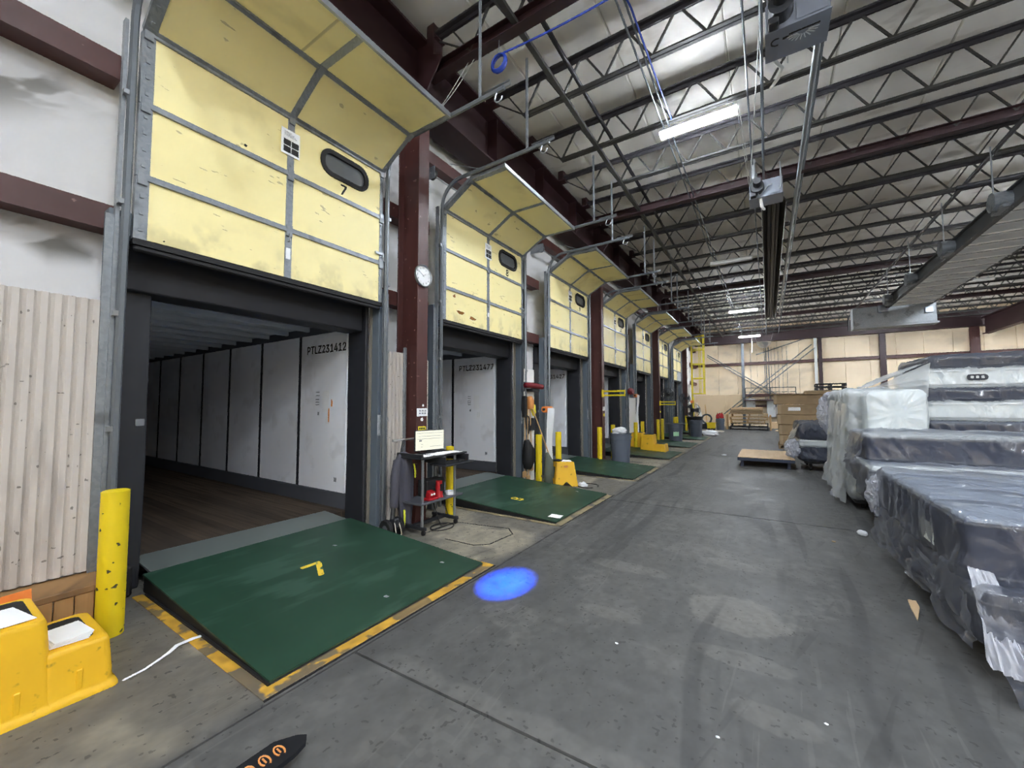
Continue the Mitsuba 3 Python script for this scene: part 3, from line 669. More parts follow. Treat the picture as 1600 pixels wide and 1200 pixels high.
# rust gouges on door 8
y8 = DY[1]
part('door_2', 'gouge', [prism(Polygon([(math.cos(a) * r * (1 + .35 * math.sin(3 * a + s)), math.sin(a) * r2 * (1 + .3 * math.cos(2 * a + s))) for a in np.linspace(0, 6.1, 14)]), .002, (DX + .0005, y8 + yy, zz), Y_, Z_) for yy, zz, r, r2, s in ((.46, 3.15, .085, .035, 0), (.78, 3.11, .09, .025, 2), (.3, 3.4, .03, .025, 4))], 'm_gouge', label='brown gouge marks')
part('door_1', 'bolt_hole', [cyl((DX - .01, DY[0] + .8, 4.19), (DX + .002, DY[0] + .8, 4.19), .014, 10), cyl((DX - .01, DY[0] + .2, 3.0), (DX + .002, DY[0] + .2, 3.0), .007, 8)], 'm_ink')

# ------------------------------------------------------------------ bollards
for i, (x, y, r, h) in enumerate([(-3.93, .90, .077, 1.0), (-3.92, 4.44, .058, 1.0), (-3.93, 7.14, .065, 1.0), (-3.93, 8.04, .066, 1.0), (-3.93, 10.62, .066, .98), (-3.93, 11.75, .066, 1.0), (-3.93, 14.2, .066, .98), (-3.93, 15.1, .066, .98), (-3.93, 17.6, .066, .98), (-3.93, 18.4, .066, .98), (-3.93, 21.15, .066, .98), (-3.93, 21.75, .066, .98), (-3.95, 24.6, .066, .96)]):
    lab = ['thick yellow bollard with chipped paint by the wooden kerb at left', 'yellow bollard behind the computer cart', 'yellow bollard beside the dust mop', 'yellow bollard behind the yellow step stool before door 9', 'yellow bollard left of the nearest grey trash can', 'yellow bollard peeking out behind the nearest grey trash can', 'left one of two yellow bollards beside the cardboard boxes', 'right one of two yellow bollards beside the cardboard boxes', 'yellow bollard right in front of the column at door 12', 'yellow bollard between the column and the second grey trash can', 'left of the paired yellow bollards behind the second trash can', 'right of the paired yellow bollards behind the second trash can', 'yellow bollard left of the third trash can'][i]
    b = solo('bollard', lab, 'bollard', lathe([(0, 0), (r, 0), (r, h - .008), (r - .012, h), (0, h + .004)], 20, (x, y, 0)), 'm_ypaint', 40, 'yellow safety bollards')

# ------------------------------------------------------------------ left corner
def corrugated(y0, y1, z0, z1, x, pitch=.066, depth=.011, bend=None):
    n = int(round((y1 - y0) / pitch * 12)); ys = np.linspace(y0, y1, n + 1)
    ph = (ys - y0) / pitch % 1.0
    dx = depth * np.clip(2.6 * np.cos(2 * np.pi * ph) + 1.5, -1.6, 1)
    zs = np.linspace(z0, z1, 2 if bend is None else 16)
    G = np.stack(np.broadcast_arrays((x + dx)[None, :] + (0 if bend is None else bend(zs)[:, None]), ys[None, :], zs[:, None]), -1)
    a = grid_mesh(G); G2 = G.copy(); G2[..., 0] -= .004
    b = grid_mesh(G2); b.invert(); return cat([a, b])
for i, (a, b) in enumerate(((-2.0, -.9), (-.905, .18), (.175, .925))):
    solo('corrugated_panel', ['off-white corrugated sheet farthest left outside the frame', 'off-white corrugated sheet left outside the frame', 'off-white corrugated sheet on the wall above the wooden kerb'][i], 'wall panel', [corrugated(a, b, .36, 2.42, -4.36), B(-4.49, -4.40, a + .02, a + .06, .0, 2.4), B(-4.49, -4.40, b - .06, b - .02, .0, 2.4)], 'm_corr', 35, 'corrugated wall sheets')
cp = thing('corrugated_panel', 'narrow corrugated sheet left of the clock column', 'wall panel')
part(cp, 'sheet', corrugated(3.66, 3.93, .05, 2.34, -4.36), 'm_corr', 35)
part(cp, 'edge_strip', B(-4.36, -4.32, 3.925, 3.965, .05, 2.42, .004), 'm_steel')
solo('corrugated_panel', 'narrow corrugated sheet right of the clock column', 'wall panel', corrugated(4.14, 4.42, .05, 2.28, -4.36), 'm_corr', 35)
kb = thing('wooden_kerb', 'wooden plank kerb box at the foot of the left wall', 'kerb')
ny = np.arange(-2.0, .90, .098)
for i, y in enumerate(ny):
    part(kb, 'plank', B(-4.055 + .004 * (i % 2), -4.03 + .004 * (i % 3), y + .003, y + .095, .0, .30, .004), 'm_plank')
part(kb, 'ledge', B(-4.40, -4.02, -2.0, .915, .30, .345, .006), 'm_plankdirt', label='dirty wooden top ledge')
part(kb, 'end_board', B(-4.38, -4.03, .885, .91, 0, .30, .004), 'm_plank')

# big yellow step stool at the left edge
def step_stool(name, label, x0, x1, y0, y1, hs, split, group=None, mirror=False, flare=.035, M=None):
    """two moulded steps climbing towards -y (or +y when mirrored); x0<x1 is the width."""
    t = thing(name, label, 'step stool', group)
    H, h = hs
    ylow = (y1, split, y0)
    def loop(z, inset, ya, yb):
        f = flare * (1 - z / H)
        return rrect(x0 - f + inset, ya - f + inset, x1 + f - inset, yb + f - inset, .04)
    def loft(ya, yb, z1, cut_low):
        zs = [0, .012, .03, .05, z1 - .03, z1 - .008, z1]
        ins = [-.018, -.018, -.012, 0, 0, .006, .02]
        rings = []
        for z, q in zip(zs, ins):
            f = flare * (1 - z / H) - q
            la = ya - f if not (cut_low and mirror) else ya - f
            p = rrect(x0 - f, ya - (f if not cut_low or mirror else 0), x1 + f, yb + (f if not cut_low or not mirror else 0), .035)
            c = np.array(p.exterior.coords)[:-1]; rings.append(np.c_[c, np.full(len(c), z)])
        n = len(rings[0]); v = np.vstack(rings); fcs = []
        for i in range(len(rings) - 1):
            for j in range(n):
                a0, a1, b0, b1 = i * n + j, i * n + (j + 1) % n, (i + 1) * n + j, (i + 1) * n + (j + 1) % n
                fcs += [[a0, b1, a1], [a0, b0, b1]]
        v = np.vstack([v, v[-n:].mean(0)])
        for j in range(n): fcs.append([len(v) - 1, (len(rings) - 1) * n + (j + 1) % n, (len(rings) - 1) * n + j])
        m = trimesh.Trimesh(v, fcs, process=False); m.fix_normals(); return m
    if not mirror: parts = [loft(y0, split, H, False), loft(split - .01, y1, h, True)]; tr = [(y0, split, H), (split, y1, h)]
    else: parts = [loft(split, y1, H, False), loft(y0, split + .01, h, True)]; tr = [(split, y1, H), (y0, split, h)]
    def put(nm, ms, mat, sm=False, lab=None):
        m = cat(ms) if isinstance(ms, list) else ms
        if M is not None: m.apply_transform(M)
        part(t, nm, m, mat, sm, lab)
    put('body', parts, 'm_yplastic', 40)
    put('rib', [B(x1 + flare * .55, x1 + flare * .95, a, a + .025, .05, min(H, h) * .55, .004) for a in np.linspace(y0 + .12, y1 - .12, 3)], 'm_yplastic')
    for a, b, z in tr:
        put('tread', prism(rrect(x0 + .05, a + .045, x1 - .045, b - .04, .04), .004, (0, 0, z - .001), X_, Y_), 'm_rubber', False, 'black rubber tread')
    return t
st = step_stool('step_stool', 'large dirty yellow plastic two-step stool with papers on it, at the left edge', -3.72, -3.245, .06, .735, (.475, .285), .505)
solo('paper_sheet', 'white sheet of paper on the top step of the large yellow stool', 'paper', prism([(-3.55, .10), (-3.27, .14), (-3.28, .47), (-3.56, .42)], .003, (0, 0, .481), X_, Y_), 'm_paper')
pp = thing('paper_stack', 'stack of white papers on the lower step of the large yellow stool', 'papers')
for i in range(5):
    part(pp, 'sheet', rot(B(-3.50, -3.275, .525, .68, .290 + .006 * i, .294 + .006 * i), Z_, -6 + 3 * i, (-3.39, .6, 0)), 'm_paper')
solo('orange_envelope', 'orange paper sticking up behind the large yellow stool', 'envelope', [rot(B(-3.80, -3.797, .36, .55, .0, .49), X_, 4, (-3.8, .5, .0))], 'm_orange')
tp = np.array([(-3.20, .80, .004), (-3.22, .90, .005), (-3.27, .99, .006), (-3.31, 1.05, .005), (-3.345, 1.10, .012), (-3.35, 1.19, .012), (-3.33, 1.24, .012)])
wd = np.array([.006, .008, .010, .014, .018, .02, .012])
nrm = np.gradient(tp, axis=0); side = np.c_[-nrm[:, 1], nrm[:, 0], 0 * nrm[:, 0]]; side /= np.linalg.norm(side, axis=1, keepdims=True)
solo('plastic_strip', 'white twisted plastic strip lying on the floor beside the large yellow stool', 'plastic strip', grid_mesh(np.stack([tp - side * wd[:, None], tp + [0, 0, .008], tp + side * wd[:, None]], 1)), 'm_bag', True)

fk = thing('pallet_jack_fork', 'black fork tip with orange lettering at the bottom edge of the picture', 'fork')
fp = Polygon([(-1.92, -1.0), (-1.78, -1.0), (-1.78, 1.02), (-1.80, 1.08), (-1.835, 1.105), (-1.87, 1.08), (-1.92, 1.0)])
part(fk, 'tine', [prism(fp, .02, (0, 0, .065), X_, Y_), prism(fp.intersection(sbox(-2, -1, -1, .95)).buffer(-.012), .03, (0, 0, .036), X_, Y_)], 'm_fork')
part(fk, 'roller', cyl((-1.89, .80, .04), (-1.81, .80, .04), .036, 14), 'm_rubber')
for i, yy in enumerate((.99, .93, .87, .81)):
    part(fk, 'letter_mark', [tube(np.c_[-1.85 + .034 * np.cos(a), yy + .018 * np.sin(a), 0 * a + .086], .004, 5, False) for a in (np.linspace(.3, 5.6, 14),)] + [B(-1.87, -1.835, yy - .004, yy + .003, .085, .087)], 'm_orangepaint')
# ------------------------------------------------------------------ between doors 7 and 8
ck = thing('wall_clock', 'round white wall clock on the front of the maroon column', 'clock')
cx, cy, cz = -4.058, 3.995, 3.42
part(ck, 'rim', lathe([(.150, 0), (.158, .004), (.158, .034), (.150, .04), (.142, .034), (.142, .012), (0, .012), (0, 0)], 40, (cx, cy, cz), 'x'), 'm_galv', 40)
part(ck, 'face', lathe([(0, 0), (.142, 0), (.142, .003), (0, .003)], 40, (cx + .013, cy, cz), 'x'), 'm_paper')
for h in range(1, 13):
    a = math.radians(30 * h)
    part(ck, 'numeral', text(str(h), .024, (cx + .0165, cy + .112 * math.sin(a), cz + .112 * math.cos(a) - .012), Y_, Z_, True, .001), 'm_ink')
for nm, a, L, w in (('hour_hand', 52, .065, .008), ('minute_hand', -58, .10, .006)):
    a = math.radians(a); part(ck, nm, bar((cx + .021, cy - .015 * math.sin(a), cz - .015 * math.cos(a)), (cx + .021, cy + L * math.sin(a), cz + L * math.cos(a)), w, .002), 'm_ink')
ns = thing('notice_card', 'small white card with six printed boxes on the clock column', 'notice')
part(ns, 'card', B(-4.058, -4.055, 3.912, 4.118, 1.445, 1.555), 'm_paper')
part(ns, 'printing', [B(-4.055, -4.0535, 3.955 + .05 * i, 3.985 + .05 * i, 1.475 + .035 * j, 1.495 + .035 * j) for i in range(3) for j in range(2)], 'm_inkgrey')
ys_ = thing('notice_card', 'small yellow label strip on the clock column above the computer screen', 'notice')
part(ys_, 'card', B(-4.058, -4.055, 3.94, 4.085, 1.245, 1.305), 'm_cyellow')
part(ys_, 'printing', [B(-4.055, -4.0535, 3.965 + .026 * i, 3.98 + .026 * i + .006 * (i % 2), 1.262, 1.288) for i in range(4)], 'm_ink')
for i, (y, z, r) in enumerate(((4.03, 1.595, .018), (4.01, 1.40, .026))):
    solo('round_sticker', ['small red and white round sticker above the white card', 'red and white round sticker just below the white card'][i], 'sticker', lathe([(0, 0), (r, 0), (r, .002), (0, .002)], 16, (-4.058, y, z), 'x'), 'm_bag')

ca = thing('computer_cart', 'black steel computer cart standing against the clock column', 'cart')
for x in (-3.98, -3.62):
    for y in (3.60, 4.20):
        part(ca, 'post', B(x - .014, x + .014, y - .014, y + .014, .10, .93, .003), 'm_galv' if x > -3.9 or y > 4 else 'm_cart')
part(ca, 'top_shelf', [B(-4.02, -3.58, 3.54, 4.42, .925, .95, .004), B(-4.02, -3.58, 3.54, 3.57, .95, .99)], 'm_cart')
part(ca, 'keyboard_tray', B(-3.74, -3.44, 3.84, 4.40, .815, .835, .004), 'm_cart')
part(ca, 'tray_slide', [B(-3.9, -3.5, y, y + .015, .838, .925) for y in (3.88, 4.34)], 'm_cart')
part(ca, 'lower_shelf', B(-4.0, -3.60, 3.56, 4.36, .36, .385, .004), 'm_scuff')
part(ca, 'base_frame', [B(-4.02, -3.56, y - .02, y + .02, .06, .10, .004) for y in (3.60, 4.20)] + [B(-3.82, -3.78, 3.6, 4.2, .06, .1)], 'm_cart')
for x in (-3.99, -3.6):
    for y in (3.60, 4.20): part(ca, 'caster', cyl((x, y - .012, .03), (x, y + .012, .03), .03, 14), 'm_rubber')
mo = thing('monitor', 'lit computer monitor on the black cart showing a pale page', 'monitor')
scene['m_screen'] = {'type': 'diffuse', 'reflectance': {'type': 'rgb', 'value': [.02, .02, .02]}}
def scr(m): return rot(m, Z_, -12, (-3.86, 3.97, 1.1))
part(mo, 'casing', scr(B(-3.885, -3.86, 3.735, 4.205, .985, 1.265, .006)), 'm_cart')
k = part(mo, 'screen', scr(B(-3.861, -3.858, 3.747, 4.193, .998, 1.255)), 'm_screen')
scene[k]['emitter'] = {'type': 'area', 'radiance': {'type': 'rgb', 'value': [.075, .075, .062]}}
k = part(mo, 'page_lines', [scr(B(-3.858, -3.8575, a, b, z, z + .004)) for a, b, z in ((3.77, 4.17, 1.222), (3.79, 4.15, 1.18), (3.77, 4.17, 1.145), (3.97, 4.16, 1.04), (3.83, 3.86, 1.075), (3.83, 3.85, 1.04))] + [scr(B(-3.858, -3.8575, 3.80, 3.84, 1.115, 1.135))], 'm_inkgrey')
part(mo, 'stand', [scr(B(-3.91, -3.885, 3.94, 4.0, .955, 1.1)), scr(B(-3.98, -3.80, 3.86, 4.08, .95, .96, .003))], 'm_cart')
pc = thing('paper_stack', 'loose white papers spread on the computer cart in front of the monitor', 'papers')
for i, (y, x, a, h) in enumerate(((3.70, -3.72, 10, 0), (3.92, -3.70, -7, 0), (4.10, -3.70, 5, 0), (4.26, -3.70, -10, 0), (4.02, -3.68, 20, .006), (4.05, -3.66, 4, .012))):
    part(pc, 'sheet', rot(B(x - .10, x + .10, y - .085, y + .085, .951 + h, .955 + h), Z_, a, (x, y, 0)), 'm_paper')
solo('keyboard', 'black keyboard on the pull-out tray of the computer cart', 'keyboard', [B(-3.66, -3.52, 3.90, 4.33, .836, .85, .003)] + [B(-3.655 + .03 * r, -3.632 + .03 * r, 3.91 + .04 * c, 3.942 + .04 * c, .85, .857) for r in range(4) for c in range(10)], 'm_rubber')
sc = thing('barcode_scanner', 'red upright scanner cup on the lower shelf of the computer cart', 'scanner')
part(sc, 'body', lathe([(0, 0), (.06, 0), (.055, .02), (.045, .1), (.04, .2), (.043, .21), (0, .21)], 18, (-3.70, 3.98, .386)), 'm_redplastic', 40)
part(sc, 'window', B(-3.662, -3.652, 3.96, 4.0, .47, .56), 'm_ink')
rd = thing('scanner_cradle', 'red charging cradle beside the red scanner cup', 'scanner')
part(rd, 'base', [B(-3.76, -3.62, 3.72, 3.90, .386, .41, .006), rot(B(-3.74, -3.66, 3.76, 3.86, .41, .50, .01), Y_, 15, (-3.7, 3.8, .41))], 'm_redplastic')
part(rd, 'button', [cyl((-3.655, y, .455), (-3.635, y, .46), .014, 12) for y in (3.785, 3.83)], 'm_white')
solo('computer_box', 'small black computer unit on the lower shelf of the black cart', 'computer', [B(-3.97, -3.80, 3.86, 4.20, .386, .60, .008)] + [B(-3.80, -3.797, 3.9, 4.16, .42 + .03 * i, .43 + .03 * i) for i in range(5)], 'm_rubber')
solo('tape_roll', 'white roll of tape on the right end of the cart lower shelf', 'tape roll', lathe([(.035, 0), (.065, 0), (.065, .045), (.035, .045), (.035, 0)], 20, (-3.69, 4.19, .386)), 'm_bag', 40)
solo('power_cord', 'black power cord coiled on the floor before the computer cart', 'cord', tube(np.vstack([[(-3.85, 4.0, .36), (-3.75, 4.02, .10), (-3.68, 4.0, .012)], np.c_[-3.62 + .13 * np.cos(np.linspace(2, 11, 40)), 3.96 + .17 * np.sin(np.linspace(2, 11, 40)), np.full(40, .012) + np.linspace(0, .012, 40)], [(-3.62, 4.2, .012), (-3.72, 4.36, .012), (-3.86, 4.36, .012), (-3.92, 4.28, .3)]]), .006, 6), 'm_rubber', True)
solo('cord_plug', 'white plug lying on the floor by the black power cord', 'plug', [B(-3.95, -3.90, 4.07, 4.12, 0, .03, .006), cyl((-3.9, 4.095, .015), (-3.87, 4.095, .015), .006, 8)], 'm_white')

dl = thing('lever_dolly', 'two-wheeled lever dolly with a chrome T handle leaning by the corrugated sheet', 'hand truck')
part(dl, 'shaft', tube([(-4.03, 3.66, 1.14), (-3.95, 3.45, .55), (-3.88, 3.355, .12)], [.016, .02, .03], 10), 'm_cart', True)
part(dl, 'handle', cyl((-4.05, 3.50, 1.145), (-4.01, 3.86, 1.15), .014, 12), 'm_chrome', True, label='chrome T handle')
part(dl, 'handle_grip', cyl((-4.052, 3.495, 1.145), (-4.045, 3.56, 1.146), .018, 12), 'm_chrome')
for a, b in ((3.26, 3.31), (3.44, 3.49)):
    w = part(dl, 'wheel', lathe([(.05, -.025), (.098, -.025), (.11, -.015), (.11, .015), (.098, .025), (.05, .025), (.05, -.025)], 24, (-3.90, (a + b) / 2, .111), 'y'), 'm_rubber', 40)
    part(w, 'hub', cyl((-3.90, a + .005, .111), (-3.90, b - .005, .111), .05, 16), 'm_scuff')
part(dl, 'axle', cyl((-3.90, 3.27, .111), (-3.90, 3.48, .111), .012, 8), 'm_galv')
part(dl, 'hook_loop', tube(np.vstack([[(-3.84, 3.355, .20)], [(-3.80, 3.345, .09)], arc((3.385, .05), .04, 180, 360, 9, 'yz', -3.79), [(-3.80, 3.425, .09), (-3.84, 3.415, .20)]]), .009, 8), 'm_chrome', True, label='chrome U hook')
part(dl, 'yoke', B(-3.92, -3.82, 3.345, 3.425, .11, .22, .01), 'm_cart')

# jacket hanging over the dolly: a lofted, folded cloth body
jz = np.array([.03, .12, .25, .4, .55, .7, .82, .92, .97, 1.0])
jw = np.array([.075, .085, .105, .12, .125, .12, .115, .10, .07, .03])
jd = np.array([.035, .045, .055, .06, .06, .065, .07, .06, .045, .02])
jc = np.array([3.66, 3.655, 3.65, 3.64, 3.63, 3.62, 3.61, 3.60, 3.60, 3.60])
ring = []
for z, w, d_, c in zip(jz, jw, jd, jc):
    a = np.linspace(0, 2 * np.pi, 36, endpoint=False)
    fold = 1 + .16 * np.sin(5 * a + 2.2 * z) + .08 * np.sin(9 * a - 3 * z)
    ring.append(np.c_[-3.97 + d_ * fold * np.cos(a) * 1.1, c + w * fold * np.sin(a), np.full(36, z)])
ring = np.array(ring); ring = np.concatenate([ring, ring[:, :1]], 1)
jm = grid_mesh(ring)
jk = thing('jacket', 'dark grey work jacket hanging over the lever dolly, hem near the floor', 'jacket')
part(jk, 'body', jm, 'm_jacket', True)
sl = tube([(-3.96, 3.50, .90), (-3.93, 3.44, .72), (-3.92, 3.42, .5), (-3.93, 3.43, .34)], [.05, .058, .055, .05], 14)
part(jk, 'sleeve', sl, 'm_jacket', True)
part(jk, 'hi_vis_stripe', [tube([(-3.888, 3.71, .84), (-3.878, 3.725, .74), (-3.89, 3.735, .66)], .012, 6), tube([(-3.89, 3.555, .28), (-3.885, 3.56, .20), (-3.89, 3.555, .08)], .014, 6)], 'm_hivis', True, label='yellow-green reflective stripe')
# floor patch outline
solo('patch_cutline', 'dark sawn outline of a rectangular concrete patch before the computer cart', 'floor cut', [bar((a[0], a[1], .001), (b[0], b[1], .001), .014, .003) for a, b in (((-3.66, 3.64), (-3.61, 4.26)), ((-3.61, 4.26), (-2.87, 4.40)), ((-2.87, 4.40), (-2.71, 4.24)), ((-2.71, 4.24), (-2.74, 3.80)), ((-2.74, 3.80), (-2.87, 3.67)), ((-2.87, 3.67), (-3.3, 3.66)))], 'm_ink')

# ------------------------------------------------------------------ between doors 8 and 9
g1, g2 = DY[1] + DW + .13, DY[2] - .13
solo('white_board', 'white blank board on the wall between dock doors 8 and 9', 'board', B(-4.30, -4.27, g1 - .12, 7.56, 2.08, 2.36, .004), 'm_white')
bgm = thing('rolled_awning', 'dark maroon rolled cloth on a bar under the white board', 'rolled cloth')
part(bgm, 'roll', tube([(-4.14, 6.98, 2.0), (-4.12, 7.35, 2.0), (-4.13, 7.66, 1.99), (-4.14, 7.74, 1.985)], [.055, .06, .055, .015], 12), 'm_maroon', True)
part(bgm, 'bracket', B(-4.28, -4.1, 7.2, 7.5, 1.88, 1.94, .004), 'm_rubber')
solo('tool_board', 'white panel carrying hung brooms and gloves between dock doors 8 and 9', 'board', B(-4.30, -4.27, g1 - .12, 7.56, .0, 1.88, .004), 'm_white')
for i, (ya, yb, z0_, z1_) in enumerate(((7.08, 7.12, .2, 1.55), (7.22, 7.22, .1, 1.7), (7.36, 7.32, .3, 1.75))):
    solo('broom_pole', ['pale broom pole hung nearest to door 8 on the white tool panel', 'pale broom pole in the middle of the white tool panel', 'pale broom pole right of the gloves on the white tool panel'][i], 'broom', [tube([(-4.22, ya, z0_), (-4.24, yb, z1_)], .012, 8), B(-4.26, -4.2, ya - .05, ya + .05, z0_ - .08, z0_ + .04, .01)], 'm_wood')
gl = thing('work_gloves', 'orange and yellow work gloves hanging on the white tool panel', 'gloves')
part(gl, 'cuff', tube([(-4.2, 7.24, 1.78), (-4.19, 7.25, 1.68), (-4.19, 7.27, 1.52)], [.05, .085, .07], 12), 'm_orangepaint', True)
part(gl, 'hand', tube([(-4.17, 7.33, 1.6), (-4.165, 7.35, 1.45), (-4.165, 7.36, 1.36)], [.05, .055, .02], 12), 'm_cyellow', True)
solo('dust_pan', 'black dust pan hung on the white tool panel', 'dust pan', [B(-4.25, -4.17, 7.0, 7.1, 1.35, 1.78, .01), tube(np.vstack([[(-4.2, 7.12, 1.1)], arc((7.15, 1.3), .07, 180, 0, 8, 'yz', -4.2), [(-4.2, 7.2, 1.0)]]), .014, 6)], 'm_rubber')
solo('black_bag', 'black bag hanging low on the white tool panel behind the bollard', 'bag', tube([(-4.18, 7.08, .88), (-4.15, 7.1, .7), (-4.15, 7.1, .45), (-4.17, 7.1, .3)], [.05, .12, .13, .08], 14), 'm_rubber', True)
solo('scoop', 'dark triangular scoop hung on the white tool panel', 'scoop', prism([(-.10, 0), (.10, 0), (.03, .26), (-.03, .26)], .06, (-4.26, 7.40, 1.06), Y_, Z_), 'm_black')
sw = thing('stretch_wrap_roll', 'orange-cored stretch wrap roll with white film hanging, between dock doors 8 and 9', 'stretch wrap', 'stretch wrap rolls')
part(sw, 'roll', lathe([(.03, -.16), (.068, -.16), (.068, .16), (.03, .16), (.03, -.16)], 20, (-4.05, 7.76, 1.50), 'y'), 'm_orange', 40)
part(sw, 'core', cyl((-4.05, 7.57, 1.5), (-4.05, 7.95, 1.5), .028, 12), 'm_rubber')
fz = np.linspace(1.53, .05, 16); 
G = np.stack([np.stack([-3.97 + .01 * np.sin(6 * fz + w * 3), 7.92 - .34 * w - .14 * (1.53 - fz) / 1.5 + .02 * np.sin(5 * fz), fz], 1) for w in np.linspace(0, .9, 8)], 1)
part(sw, 'film', grid_mesh(G), 'm_bag', True, label='white film tail hanging to the floor')
part(sw, 'arm', bar((-4.28, 7.98, 1.5), (-4.02, 7.97, 1.5), .03, .03), 'm_steel')
mp = thing('dust_mop', 'grey-green dust mop with a wooden handle leaning behind the yellow step stool', 'mop')
part(mp, 'handle', cyl((-3.72, 7.36, .35), (-4.18, 7.24, 1.66), .012, 10), 'm_wood', True, label='wooden handle')
mm = tube([(-3.83, 7.30, .62), (-3.80, 7.34, .4), (-3.77, 7.36, .2), (-3.77, 7.36, .03)], [.03, .10, .14, .15], 24)
mm.vertices += .02 * (meshkit.noise(mm.vertices * 45)[:, None] - .5)
part(mp, 'head', mm, 'm_mop', True)

def small_stool(name, label, c, ang, H=.46, wb=.44, wt=.32, group=None):
    t = thing(name, label, 'step stool', group)
    R_ = trimesh.transformations.rotation_matrix(math.radians(ang), Z_); R_[:3, 3] = [c[0], c[1], 0]
    tilt = (wb - wt) / 2
    for i in range(4):
        pol = Polygon([(-wb / 2, 0), (wb / 2, 0), (wt / 2, 1), (-wt / 2, 1)])
        pol = Polygon([(x, z * H) for x, z in pol.exterior.coords])
        pol = pol.difference(Polygon([(-.12, -.01), (0, .10), (.12, -.01)]))
        if i % 2 == 1: pol = pol.difference(rrect(-.07, .14, .07, .36, .03))
        m = prism(pol, .014, (0, -wb / 2, 0), X_, np.array([0, tilt, H]) / math.hypot(tilt, H))
        rot(m, Z_, 90 * i); m.apply_transform(R_)
        part(t, 'side', m, 'm_yplastic')
    m = prism(rrect(-wt / 2 - .012, -wt / 2 - .012, wt / 2 + .012, wt / 2 + .012, .03), .025, (0, 0, H - .02), X_, Y_); m.apply_transform(R_)
    part(t, 'top', m, 'm_yplastic')
    m = prism(rrect(-.04, -.02, .04, .02, .018), .02, (0, -wb / 2 + tilt * .82 - .012, H * .84), X_, Z_); m.apply_transform(R_)
    part(t, 'hand_slot', m, 'm_orangepaint')
    return t
small_stool('step_stool', 'bright yellow single-step plastic stool beside the dust mop, before door 9', (-3.50, 7.38), 41, group=None)
solo('paper_stack', 'white papers and a black clip on top of the single-step yellow stool', 'papers', [rot(B(-3.56, -3.36, 7.32, 7.52, .466, .474), Z_, 30, (-3.45, 7.42, 0))], 'm_paper')
solo('black_pouch', 'small black pouch on the left of the single-step yellow stool', 'pouch', tube([(-3.66, 7.26, .485), (-3.56, 7.28, .49), (-3.50, 7.32, .485)], [.02, .03, .012], 10), 'm_rubber', True)
solo('crumpled_wrap', 'crumpled piece of white plastic on the floor beside the single-step yellow stool', 'plastic scrap', trimesh.Trimesh((lambda s: s.vertices * [.09, .07, .05] * (.6 + .8 * meshkit.noise(s.vertices * 3))[:, None] + [-3.10, 7.42, .03])(trimesh.creation.icosphere(3)), trimesh.creation.icosphere(3).faces), 'm_bag')
solo('extension_cord', 'thin black cord loop on the floor beside the single-step yellow stool', 'cord', tube(np.c_[-3.03 + .2 * np.cos(np.linspace(0, 5.6, 30)), 7.5 + .22 * np.sin(np.linspace(0, 5.6, 30)), np.full(30, .008)], .007, 6), 'm_rubber', True)

# ------------------------------------------------------------------ further along the dock wall
def trash_bin(label, x, y, r, h, group='grey trash cans'):
    t = thing('trash_can', label, 'trash can', group)
    part(t, 'can', lathe([(0, 0), (r * .82, 0), (r * .84, .015), (r * .97, h * .78), (r * 1.02, h * .79), (r, h * .97), (r * 1.07, h * .975), (r * 1.07, h), (r * .97, h), (r * .8, .03), (0, .03)], 28, (x, y, 0)), 'm_bin', 35)
    for a in (0.6, 3.74):
        part(t, 'handle', tube([(x + r * 1.0 * math.cos(a + .15), y + r * 1.0 * math.sin(a + .15), h * .86), (x + r * 1.13 * math.cos(a + .1), y + r * 1.13 * math.sin(a + .1), h * .87), (x + r * 1.13 * math.cos(a - .1), y + r * 1.13 * math.sin(a - .1), h * .87), (x + r * 1.0 * math.cos(a - .15), y + r * 1.0 * math.sin(a - .15), h * .86)], .012, 6), 'm_bin')
    return t
b1 = trash_bin('nearest grey round trash can, with white plastic heaped on top', -3.50, 11.10, .285, .80)
b2 = trash_bin('second grey round trash can, with a mint green label on its side', -3.33, 18.1, .30, .78)
part(b2, 'label', rot(B(-.11, .11, -.31, -.295, .28, .46), Z_, 14, (0, 0, 0)).apply_translation([-3.33, 18.1, 0]), 'm_mintlabel', label='mint green label')
b3 = trash_bin('third grey round trash can, in front of the black pedestal fan', -2.95, 21.1, .29, .84)
b4 = trash_bin('farthest grey trash can, with red jugs on top, beside the pallet stack', -2.55, 28.3, .25, .72)
def blob(c, s, seed=0, sub=3, f=2.5):
    m = trimesh.creation.icosphere(sub); m.vertices = m.vertices * (.65 + .7 * meshkit.fbm(m.vertices * f + seed * 13.1, 3))[:, None] * np.array(s) + np.array(c); return m
solo('plastic_bag', 'crumpled clear white plastic heaped on the nearest trash can', 'plastic bag', blob((-3.52, 11.08, .86), (.2, .18, .11), 3), 'm_bag')
solo('cardboard_flap', 'flat grey cardboard sheet laid over the second trash can', 'cardboard', B(-3.75, -2.92, 17.85, 18.35, .785, .80), 'm_scuff')
solo('black_tote', 'black plastic tub behind the third trash can', 'tub', lathe([(0, .5), (.3, .5), (.36, .95), (.39, .95), (.39, .99), (.34, .99), (.29, .53), (0, .53)], 24, (-3.15, 22.0, 0)), 'm_rubber', 35)
solo('tub_stand', 'dark stand under the black plastic tub', 'stand', [B(-3.4, -2.9, 21.75, 22.25, .44, .5)] + [B(x - .03, x + .03, y - .03, y + .03, 0, .44) for x in (-3.36, -2.94) for y in (21.8, 22.2)], 'm_cart')

